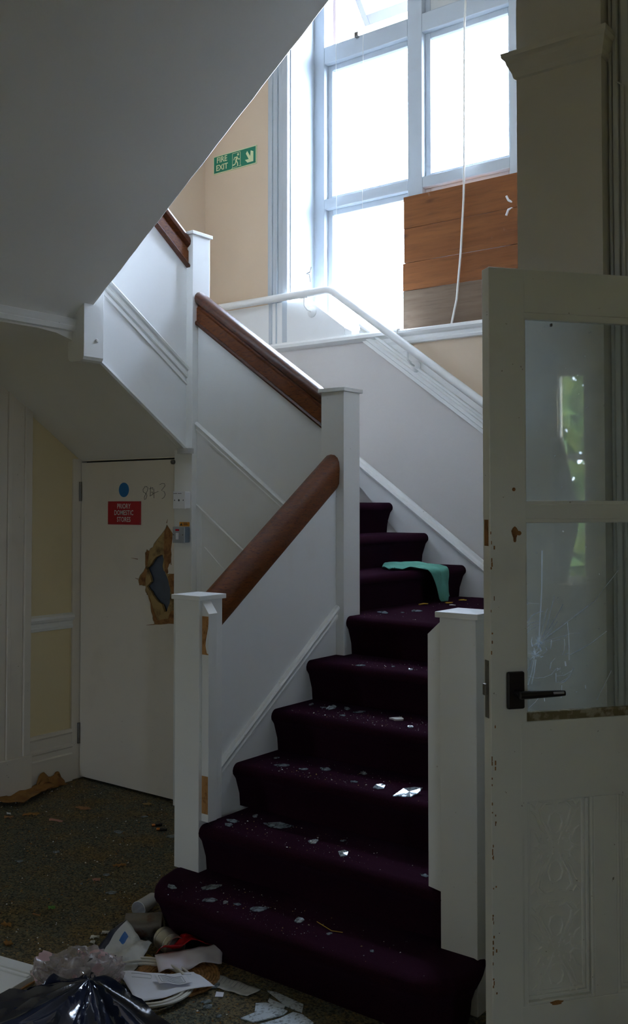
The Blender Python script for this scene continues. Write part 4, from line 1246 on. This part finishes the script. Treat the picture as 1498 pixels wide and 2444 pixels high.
for i, (x, y, s, m, st, lab, nm, cat) in enumerate((
        (-0.185, -0.34, .040, 'plasterchip', 1.1, 'white plaster chip left of the printed wrapper', 'plaster_chip', 'plaster'), (-0.168, -0.285, .045, 'plasterchip', 1.6, 'long white plaster chip left of the rusty can', 'plaster_chip', 'plaster'),
        (-0.155, -0.372, .024, 'plasterchip', 1.0, 'small grey plaster chip nearest the wrapper', 'plaster_chip', 'plaster'), (-1.627, 0.332, .035, 'plasterchip', 1.2, 'white triangular chip by the left wall', 'plaster_chip', 'plaster'),
        (-1.356, 0.415, .055, 'brick', 1.9, 'pink splinter on the floor near the dry leaves', 'plaster_splinter', 'plaster'), (-1.395, 0.614, .060, 'sliver', 2.4, 'brown wood sliver out in front of the cupboard door', 'wood_sliver', 'wood scrap'),
        (-0.596, 0.02, .032, 'brick', 1.3, 'pink plaster crumb in the middle of the floor', 'plaster_chip', 'plaster'), (-0.647, 0.19, .045, 'leaf', 1.6, 'brown leaf scrap left of the bottom step', 'leaf_scrap', 'leaf'),
        (-0.526, -0.466, .045, 'leaf', 1.8, 'brown leaf scrap at the left edge above the board', 'leaf_scrap', 'leaf'), (-0.387, -0.556, .055, 'leaf', 1.5, 'curled brown leaf beside the white board', 'leaf_scrap', 'leaf'),
        (-0.513, -0.270, .030, 'leafgreen', 1.2, 'bright green leaf scrap on the floor', 'leaf_scrap', 'leaf'), (-1.58, .30, .05, 'sliver', 1.8, 'brown sliver by the white triangular chip', 'wood_sliver', 'wood scrap'),
        (-1.53, .40, .07, 'leaf', 1.7, 'brown leaf bits below the large dry leaf', 'leaf_scrap', 'leaf'), (-1.66, .27, .035, 'coretan', 1.1, 'tan crumb nearest the left edge of the floor', 'board_scrap', 'scrap'),
        (-1.19, .86, .06, 'coretan', 1.5, 'torn tan scraps at the foot of the cupboard door', 'board_scrap', 'scrap'))):
    flat_piece(nm, jag(shard_outline(x, y, s * .8, 300 + i, st, CAMR + rnd.uniform(-.5, .3)), s * .07, 3, i), 0, .004, m, lab, cat, None, warp=.010, seed=i)
MB().tube([(-.530, -.345, .004), (-.495, -.338, .004)], .003, 6).build('twig', 'sliver', None, 'pale thin stick beside the green leaf scrap', 'stick')
t_ = MB()
t_.tube([(.62, -.085, RISE + .004), (.655, -.10, RISE + .006), (.70, -.112, RISE + .004), (.735, -.10, RISE + .004)], .0012, 5)
t_.build('twig', 'leafyellow', None, 'thin curved straw on the lowest maroon step', 'straw')


def leaf(pts, label, m, z0, amp, seed):
    n = len(pts)
    cx = sum(p[0] for p in pts) / n
    cy = sum(p[1] for p in pts) / n
    rg = []
    mb = MB()
    K = 6
    pp = jag(pts, .010, 4, seed)
    n = len(pp)
    v = [(cx, cy, z0 + amp * .6)]
    for k in range(1, K + 1):
        for p in pp:
            x, y = cx + (p[0] - cx) * k / K, cy + (p[1] - cy) * k / K
            h = .004 + amp * (noise.noise(Vector((x * 16, y * 16, seed))) * .5 + .5) * (.4 + .6 * k / K)
            v.append((x, y, z0 + h))
    f = [(0, 1 + i, 1 + (i + 1) % n) for i in range(n)]
    for k in range(K - 1):
        f += [(1 + k * n + i, 1 + k * n + (i + 1) % n, 1 + (k + 1) * n + (i + 1) % n, 1 + (k + 1) * n + i) for i in range(n)]
    mb.add(v, f)
    return mb.build('dry_leaf', m, None, label, 'leaf', smooth=True, thick=.0012, origin=(cx, cy, z0))


leaf([(-1.84, .40), (-1.85, .60), (-1.855, .72), (-1.80, .78), (-1.74, .62), (-1.68, .50), (-1.70, .41), (-1.77, .37)], 'large crumpled dry brown leaf lying along the skirting board', 'leaf', 0, .05, 2)
lf = MB()


def lfp(u, v):
    y = .66 + u * .20
    hgt = (math.sin(math.pi * min(1, u * 1.05)) ** .6) * (.085 + .03 * math.sin(u * 9)) * (1 if u < .97 else .6)
    return (-1.855 + .035 * (1 - v) + .012 * noise.noise(Vector((u * 6, v * 6, 3))), y + .01 * noise.noise(Vector((u * 9, v * 3, 1))), .004 + hgt * v)


lf.grid(lfp, 22, 8)
lf.build('dry_leaf', 'leaf', None, 'upright dry tan leaf leaning on the skirting near the cupboard', 'leaf', smooth=True, thick=.0012)

# ---- loose batteries
for (x, y, a, lab, c1, c2) in ((-.905, .655, .95, 'copper-ended battery with a bright glint near the newel', 'copper', 'batteryblack'), (-.840, .625, .55, 'black battery with a copper end touching the newel side', 'copper', 'batteryblack')):
    b_ = thing('battery', lab, 'battery', (x, y, .0075), 'loose batteries on the floor')
    mt = Matrix.Translation((x, y, .0078)) @ Matrix.Rotation(a, 4, 'Z') @ Matrix.Rotation(R_(90), 4, 'Y')
    MB().lathe([(0, -.024), (.0070, -.024), (.0073, -.022), (.0073, -.008)], 16, mt).build('end_cap', c1, b_, smooth=True)
    MB().lathe([(.0073, -.008), (.0073, .022), (.0068, .0245), (.003, .0245), (.003, .0265), (0, .0265)], 16, mt).build('sleeve', c2, b_, smooth=True)

# ---- white plastic cup lying on its side
cupd = Vector((-.27, .96, .0)).normalized()
mt = Matrix.Translation((-.192, -.122, .031)) @ cupd.to_track_quat('Z', 'Y').to_matrix().to_4x4()
MB().lathe([(0, .110), (.022, .110), (.0245, .105), (.0285, .004), (.0300, 0), (.0285, -.001), (.0265, .004), (.0225, .098), (0, .100)], 28, mt).build(
    'plastic_cup', 'plastic', None, 'white plastic cup lying on its side by the bottom step', 'cup', smooth=True)
# ---- rusty ribbed can
cd_ = Vector((.70, .62, .0)).normalized()
mt = Matrix.Translation((-.102, -.268, .042)) @ cd_.to_track_quat('Z', 'Y').to_matrix().to_4x4()
pf = [(0, .004), (.037, .004), (.040, 0), (.042, .002)]
for i in range(24):
    z = .008 + i * .005
    pf += [(.0405, z), (.0412, z + .0025)]
pf += [(.0415, .130), (.040, .132), (.037, .128), (0, .128)]
MB().lathe(pf, 36, mt).build('rusty_can', 'rust', None, 'dark rusty ribbed food can lying beside the bottom step', 'can', smooth=True)
# ---- bright open tin
cd2 = Vector((.93, -.30, -.02)).normalized()
mt = Matrix.Translation((.066, -.246, .038)) @ cd2.to_track_quat('Z', 'Y').to_matrix().to_4x4()
pf = [(0, .003), (.033, .003), (.036, 0), (.0375, .003), (.036, .007), (.036, .018), (.037, .020), (.036, .022), (.036, .066), (.037, .068), (.036, .070), (.037, .073), (.036, .076), (.036, .095), (.0375, .098), (.0345, .098),
      (.0345, .010), (0, .008)]
MB().lathe(pf, 40, mt).build('open_tin', 'tin', None, 'shiny empty tin lying with its open end to the right', 'can', smooth=True)

# ---- wicker mat: coils
wm_ = thing('wicker_mat', 'round brown woven wicker mat under the white sheet', 'mat', (.262, -.375, 0))
for i in range(13):
    r = .012 + i * .0105
    n = max(20, int(r * 420))
    pts = [(.262 + r * math.cos(2 * math.pi * k / n), -.375 + r * math.sin(2 * math.pi * k / n), .0075 + .0016 * math.sin(k * 2.1 + i)) for k in range(n + 1)]
    MB().tube(pts, [.0052 + .0011 * (k % 2) for k in range(n + 1)], 6, caps=False).build('coil', 'wicker', wm_, smooth=True)

# ---- coil of flat white trunking
wc = thing('white_cable_coil', 'loose coil of grubby white cable under the paper sheet', 'cable', (.215, -.485, 0))
for i, (r, dz, ox, oy) in enumerate(((.150, .016, 0, 0), (.160, .016, .004, -.003), (.170, .018, .008, -.006), (.180, .020, .004, -.002), (.157, .026, .012, -.010))):
    pts = []
    n = 56
    for k in range(n + 1):
        a = -2.2 + 5.6 * k / n
        pts.append((.215 + ox + r * math.cos(a), -.490 + oy + r * math.sin(a) * .86, dz + .003 * math.sin(a * 2 + i)))
    MB().tube(pts, .0046, 7).build('loop', 'coil', wc, smooth=True)

# ---- paper sheet with a creased slip on it
def sheet(name, fn, nu, nv, m, label, cat, parent=None, thick=.0006):
    mb = MB()
    mb.grid(fn, nu, nv)
    return mb.build(name, m, parent, label, cat, smooth=True, thick=thick)


def bil(a, b, c, d):
    """corners a b c d -> (u, v) patch"""
    a, b, c, d = map(Vector, (a, b, c, d))
    return lambda u, v: (a * (1 - u) + b * u) * (1 - v) + (d * (1 - u) + c * u) * v


ps = thing('paper_sheet', 'large white paper sheet with faint grey print across the wicker mat', 'paper', (.29, -.46, .028))
q1 = bil((.125, -.505, .030), (.318, -.352, .026), (.425, -.366, .022), (.318, -.600, .030))
sheet('paper', lambda u, v: tuple(q1(u, v) + Vector((0, 0, .004 * math.sin(u * 7 + v * 3) + .004 * noise.noise(Vector((u * 4, v * 4, 0)))))), 20, 16, 'paper', None, None, ps)
q2 = bil((.250, -.462, .040), (.330, -.395, .036), (.378, -.420, .034), (.302, -.490, .039))
sheet('slip', lambda u, v: tuple(q2(u, v) + Vector((0, 0, .003 * math.sin(u * 8)))), 14, 8, 'paper', None, None, ps)
ln = MB()
for i in range(5):
    v = .22 + i * .13
    pts = [tuple(q2(u, v) + Vector((0, 0, .003 * math.sin(u * 8) + .0010))) for u in [.15 + .62 * j / 8 for j in range(9)]]
    ln.tube(pts, .0006, 4)
for (u0, v0, u1, v1) in ((.1, .12, .82, .12), (.82, .12, .82, .86), (.82, .86, .1, .86), (.1, .86, .1, .12)):
    ln.tube([tuple(q2(u0 + (u1 - u0) * j / 8, v0 + (v1 - v0) * j / 8) + Vector((0, 0, .003 * math.sin((u0 + (u1 - u0) * j / 8) * 8) + .0010))) for j in range(9)], .0007, 4)
for (u0, v0, u1, v1) in ((.15, .12, .40, .16), (.40, .16, .36, .30), (.36, .30, .12, .26), (.45, .15, .62, .10), (.80, .2, .9, .25)):
    ln.tube([tuple(q1(u0 + (u1 - u0) * j / 6, v0 + (v1 - v0) * j / 6) + Vector((0, 0, .004 * math.sin((u0 + (u1 - u0) * j / 6) * 7 + (v0 + (v1 - v0) * j / 6) * 3) + .0035))) for j in range(7)], .0007, 4)
ln.build('printed_lines', 'print', ps, kind='stuff')
# ---- printed leaflet
lt = thing('printed_leaflet', 'damp grey printed leaflet lying between the mat and the bottom step', 'leaflet', (.45, -.30, 0))
q3 = bil((.352, -.276, .003), (.535, -.270, .003), (.530, -.330, .003), (.378, -.352, .003))
sheet('paper', lambda u, v: tuple(q3(u, v) + Vector((0, 0, .003 * math.sin(u * 9 + v * 2) ** 2))), 14, 8, 'wrapper', None, None, lt)
ln = MB()
for i in range(9):
    u = .10 + i * .085
    ln.tube([tuple(q3(u + .004 * j, .12 + .5 * j / 6 * (1 if i % 3 else .6)) + Vector((0, 0, .0042))) for j in range(7)], .0007, 4)
ln.build('printed_lines', 'print', lt, kind='stuff')
flat_piece('paper_scrap', [(.428, -.362), (.450, -.350), (.468, -.375), (.446, -.388)], 0, .001, 'paper', 'small white paper scrap below the printed leaflet', 'paper', warp=.004, seed=4)

# ---- red packet
rp = thing('red_packet', 'torn red and white packet lying across the wicker mat', 'packet', (.21, -.28, .02))
q4 = bil((.160, -.372, .050), (.150, -.215, .060), (.275, -.165, .050), (.205, -.330, .085))
sheet('printed_side', lambda u, v: tuple(q4(u, v) + Vector((0, 0, .010 * math.sin(u * 9 + v * 4) + .006 * noise.noise(Vector((u * 7, v * 7, 2)))))), 18, 12, 'redfoil', None, None, rp)
q5 = bil((.160, -.374, .048), (.285, -.175, .052), (.330, -.230, .022), (.222, -.415, .022))
sheet('inner_side', lambda u, v: tuple(q5(u, v) + Vector((0, 0, .008 * math.sin(u * 11) * v + .004 * noise.noise(Vector((u * 7, v * 5, 5)))))), 20, 10, 'foilwhite', None, None, rp)

# ---- printed wrapper
wp = thing('food_wrapper', 'crumpled white wrapper with a navy edge and a blue mark', 'wrapper', (.04, -.40, 0))
q6 = bil((-.075, -.300, .075), (.085, -.315, .035), (.135, -.475, .010), (-.015, -.560, .010))


def wrp(u, v):
    return q6(u, v) + Vector((0, 0, .012 * math.sin(u * 8 + v * 5) + .014 * abs(noise.noise(Vector((u * 5, v * 5, 7))))))


mb = MB()
nu, nv = 26, 22
mb.grid(lambda u, v: tuple(wrp(u, v)), nu, nv)
mb.mi = []
for j in range(nv - 1):
    for i in range(nu - 1):
        u, v = i / (nu - 1), j / (nv - 1)
        navy = u < .10 and v < .55 or abs(v - .62 - .12 * u) < .06 and u < .55
        logo = .20 < u < .34 and .10 < v < .24
        mb.mi.append(1 if navy else (2 if logo else 0))
mb.build('film', ['wrapper', 'navy', 'bluelogo'], wp, smooth=True, thick=.0008)
# yellow strip beside the tin
MB().tube([(.075, -.330, .006), (.115, -.340, .010), (.160, -.352, .006)], .006, 6).build('food_scrap', 'leafyellow', None, 'yellowish strip in front of the shiny tin', 'scrap', smooth=True)

# ---- white panelled board lying at the left
bo = thing('panelled_board', 'white painted panelled board lying flat at the lower left', 'board', (-.30, -.72, .0))
bd = Vector((.985, .17, 0)).normalized()       # along its visible far edge
bn = Vector((bd.y, -bd.x, 0))                  # towards the viewer
B0 = Vector((-.095, -.640, 0))


def bbox(mb, a0, a1, b0, b1, z0, z1):
    v = [B0 + bd * a + bn * b + Vector((0, 0, z)) for z in (z0, z1) for b in (b0, b1) for a in (a0, a1)]
    return mb.add(v, [(0, 2, 3, 1), (4, 5, 7, 6), (0, 1, 5, 4), (2, 6, 7, 3), (0, 4, 6, 2), (1, 3, 7, 5)])


bbox(MB(), -.75, 0, 0, .62, .004, .024).build('panel', 'white', bo, bevel=.002)
bbox(MB(), -.75, .002, -.002, .045, .004, .034).build('frame_rail', 'white', bo, bevel=.002)
bbox(MB(), -.75, -.002, .047, .062, .004, .030).build('moulding', 'white', bo, bevel=.003)
bbox(MB(), -.75, .006, -.004, .60, .001, .006).build('bare_edge', 'bare', bo)

# ---- clear carrier bag
cb = thing('clear_carrier_bag', 'crumpled clear plastic carrier bag with pinkish print behind the black sack', 'bag', (.06, -.68, 0))
bm_ = bmesh.new()
bmesh.ops.create_icosphere(bm_, subdivisions=5, radius=1.0)
cr_, sr_ = math.cos(CAMR), math.sin(CAMR)
bags = MB()
vs = []
for v in bm_.verts:
    p = v.co.copy()
    n1 = noise.noise(p * 1.7 + Vector((3, 1, 0)))
    n2 = abs(noise.noise(Vector((p.x * 2.2 + p.z, p.y * 2.6, p.z * 4.2 - p.x)) + Vector((0, 7, 2))))
    n3 = abs(noise.noise(p * 8.0))
    r = 1.02 + .26 * n1 - .40 * n2 + .05 * n3
    a_, b_, z_ = p.x * .150 * r, p.y * .095 * r, max(0, (p.z * .55 + .42)) * .135 * r
    vs.append((.085 + a_ * cr_ - b_ * sr_, -.640 + a_ * sr_ + b_ * cr_, .003 + z_))
fs = [tuple(x.index for x in f.verts) for f in bm_.faces]
bags.add(vs, fs)
bags.mi = []
for f in bm_.faces:
    c_ = f.calc_center_median()
    bags.mi.append(1 if noise.noise(c_ * 2.6 + Vector((9, 0, 4))) > .42 else 0)
    if abs(c_.x - .12) < .36 and abs(c_.z - .42 - .25 * c_.x) < .055 and noise.noise(c_ * 14) > -.05:
        bags.mi[-1] = 2
bm_.free()
bags.build('film', ['clear', 'clearpink', 'ink'], cb, smooth=True)

# ---- black refuse sack in the foreground
sk = MB()
PK = Vector((.452, -.900, .250))
fwd = Vector((-sr_, cr_, 0))
rgt = Vector((cr_, sr_, 0))


def sack(u, v):
    t = u * 2 * math.pi
    ca, sa = math.cos(t), math.sin(t)
    ra = (.345 if ca > 0 else .62)
    rb = (.10 if sa > 0 else .42)
    rr = v
    n1 = noise.noise(Vector((ca * 1.5 + .3 * rr, sa * 1.5, 1.5 + rr * .8)))
    n2 = noise.noise(Vector((ca * 3.1 + rr, sa * 3.1 - rr, 7.3)))
    fold = (1 - min(1, abs(n1) * 2.4)) ** 2.5 + .6 * (1 - min(1, abs(n2) * 2.6)) ** 2.5
    drop = rr ** 1.4
    z = PK.z * (1 - drop * (1.0 if ca > 0 else .82))
    z += (.050 * fold - .030) * math.sin(math.pi * min(1, rr * 1.05)) ** .8
    z += .014 * noise.noise(Vector((rr * 5 + ca * 2, sa * 5, 2.0))) * rr
    p = PK + rgt * (ca * ra * rr) + fwd * (sa * rb * rr)
    return (p.x, p.y, max(.004, z))


sk.grid(sack, 150, 44, closed_u=True)
sk.build('refuse_sack', 'binbag', None, 'glossy black refuse sack bulging in the lower left foreground', 'bag', smooth=True, thick=.0008)

# ---- mint cloth hanging over the first upper step
cl = MB()


def clothp(u, v):
    """u from the left tip to the right edge, v from the back edge on the tread over the nose and down the riser"""
    zt7 = 7 * RISE
    xb = -.115 - .135 * math.sin(math.pi * min(1, u * 1.02)) ** .8
    yb = 1.50 + .36 * u
    hang = .19 * max(0, min(1, (u - .40) / .32)) ** .7 * (1 - .10 * math.sin(u * 7))
    xf = -.095 + .065 * min(1, u / .40)
    flat = xf - xb
    s = v * (flat + hang)
    w_ = .012 * math.sin(u * 11 + v * 2.0) + .010 * noise.noise(Vector((u * 6, v * 5, 3)))
    lump = .034 * math.exp(-((u - .50 - .25 * v) / .12) ** 2) * (1 - .5 * v) + .018 * math.exp(-((u - .82) / .10) ** 2)
    if s <= flat:
        return (xb + s, yb + .02 * v, zt7 + .007 + abs(w_) * .8 + lump * math.sin(math.pi * min(1, .15 + .7 * s / max(flat, .001))) * .9)
    d = s - flat
    ang = min(1, d / .05) * math.pi / 2
    x = xf + .030 * math.sin(ang) + .012 + abs(w_) * 1.2 + lump * .35
    z = zt7 + .010 - .030 * (1 - math.cos(ang)) - max(0, d - .05)
    y = yb + .02 * v - .25 * d * (u - .72) + .05 * d
    return (x, y, max(z, 6 * RISE + .006))


cl.grid(clothp, 44, 44)
cl.build('mint_cloth', 'cloth', None, 'mint green cloth draped over the edge of a maroon step', 'cloth', smooth=True, thick=.0025)
for i, (x, y, m_, lab) in enumerate(((0.075, 1.772, 'leafyellow', 'yellow leaf scrap on the landing under the green cloth'), (0.063, 1.934, 'leafyellow', 'small yellow leaf on the landing near the wall'),
                                     (0.010, 1.62, 'leafyellow', 'yellowish leaf left of the green cloth on the landing'), (0.140, 1.68, 'paper', 'pale paper bit on the landing below the green cloth'))):
    flat_piece('leaf_scrap' if m_ != 'paper' else 'paper_scrap', shard_outline(x, y, .035, 700 + i, 1.4, CAMR), 6 * RISE, .004, m_, lab, 'leaf' if m_ != 'paper' else 'paper', warp=.005, seed=i)

# ---- grit: what nobody could count
def grit(name, spots, z, mats, label, cat, seed, n, lo, hi):
    r_ = random.Random(seed)
    mb = MB()
    for _ in range(n):
        x, y = spots(r_)
        if x is None:
            continue
        s = lo + (hi - lo) * r_.random() ** 3
        mb.cur = r_.choices(range(len(mats)), [w_ for _, w_ in mats])[0]
        a = r_.uniform(0, 6.28)
        c, s_ = math.cos(a) * s, math.sin(a) * s
        k = r_.uniform(.4, .9)
        h = r_.uniform(.3, .9) * s
        zz = z(x, y) if callable(z) else z
        mb.add([(x + c, y + s_, zz), (x - s_ * k, y + c * k, zz), (x - c, y - s_, zz), (x + s_ * k, y - c * k, zz), (x + r_.uniform(-.3, .3) * s, y + r_.uniform(-.3, .3) * s, zz + h)],
               [(0, 1, 4), (1, 2, 4), (2, 3, 4), (3, 0, 4)])
    mb.cur = 0
    return mb.build(name, [m_ for m_, _ in mats], None, label, cat, kind='stuff', origin=(0, 0, 0))


def floor_spot(r_):
    x, y = r_.uniform(-1.86, .62), r_.uniform(-.85, .94)
    if x > -.16 and y > -.28:
        return None, None
    return x, y


grit('floor_grit', floor_spot, .0006, [('sliver', 5), ('leaf', 4), ('coretan', 4), ('plasterchip', 1.2), ('crack', 1.0), ('dark', 2)], 'fine grit, sawdust and glass crumbs strewn over the hall floor', 'grit', 5, 11000, .0007, .0055)


def step_spot(r_):
    kk = r_.choice((1, 1, 2, 2, 3, 3, 4, 4, 5, 6))
    x = r_.gauss(.38, .26)
    if not .01 < x < 1.1:
        return None, None
    y = (kk - 2) * GO + .02 + r_.random() ** 1.2 * (GO - .03) if kk < 6 else .99 + r_.random() * .9
    if kk == 1 and y > -.01:
        y = -.02 - r_.random() * .16
    return x, y


def step_z(x, y):
    kk = min(6, int(math.floor(y / GO)) + 2)
    return kk * RISE + .0004


grit('step_grit', step_spot, step_z, [('crack', 3), ('shard', 2), ('coretan', 2.2), ('plasterchip', 1)], 'tiny glass crumbs scattered over the maroon steps', 'grit', 9, 1300, .0008, .0040)
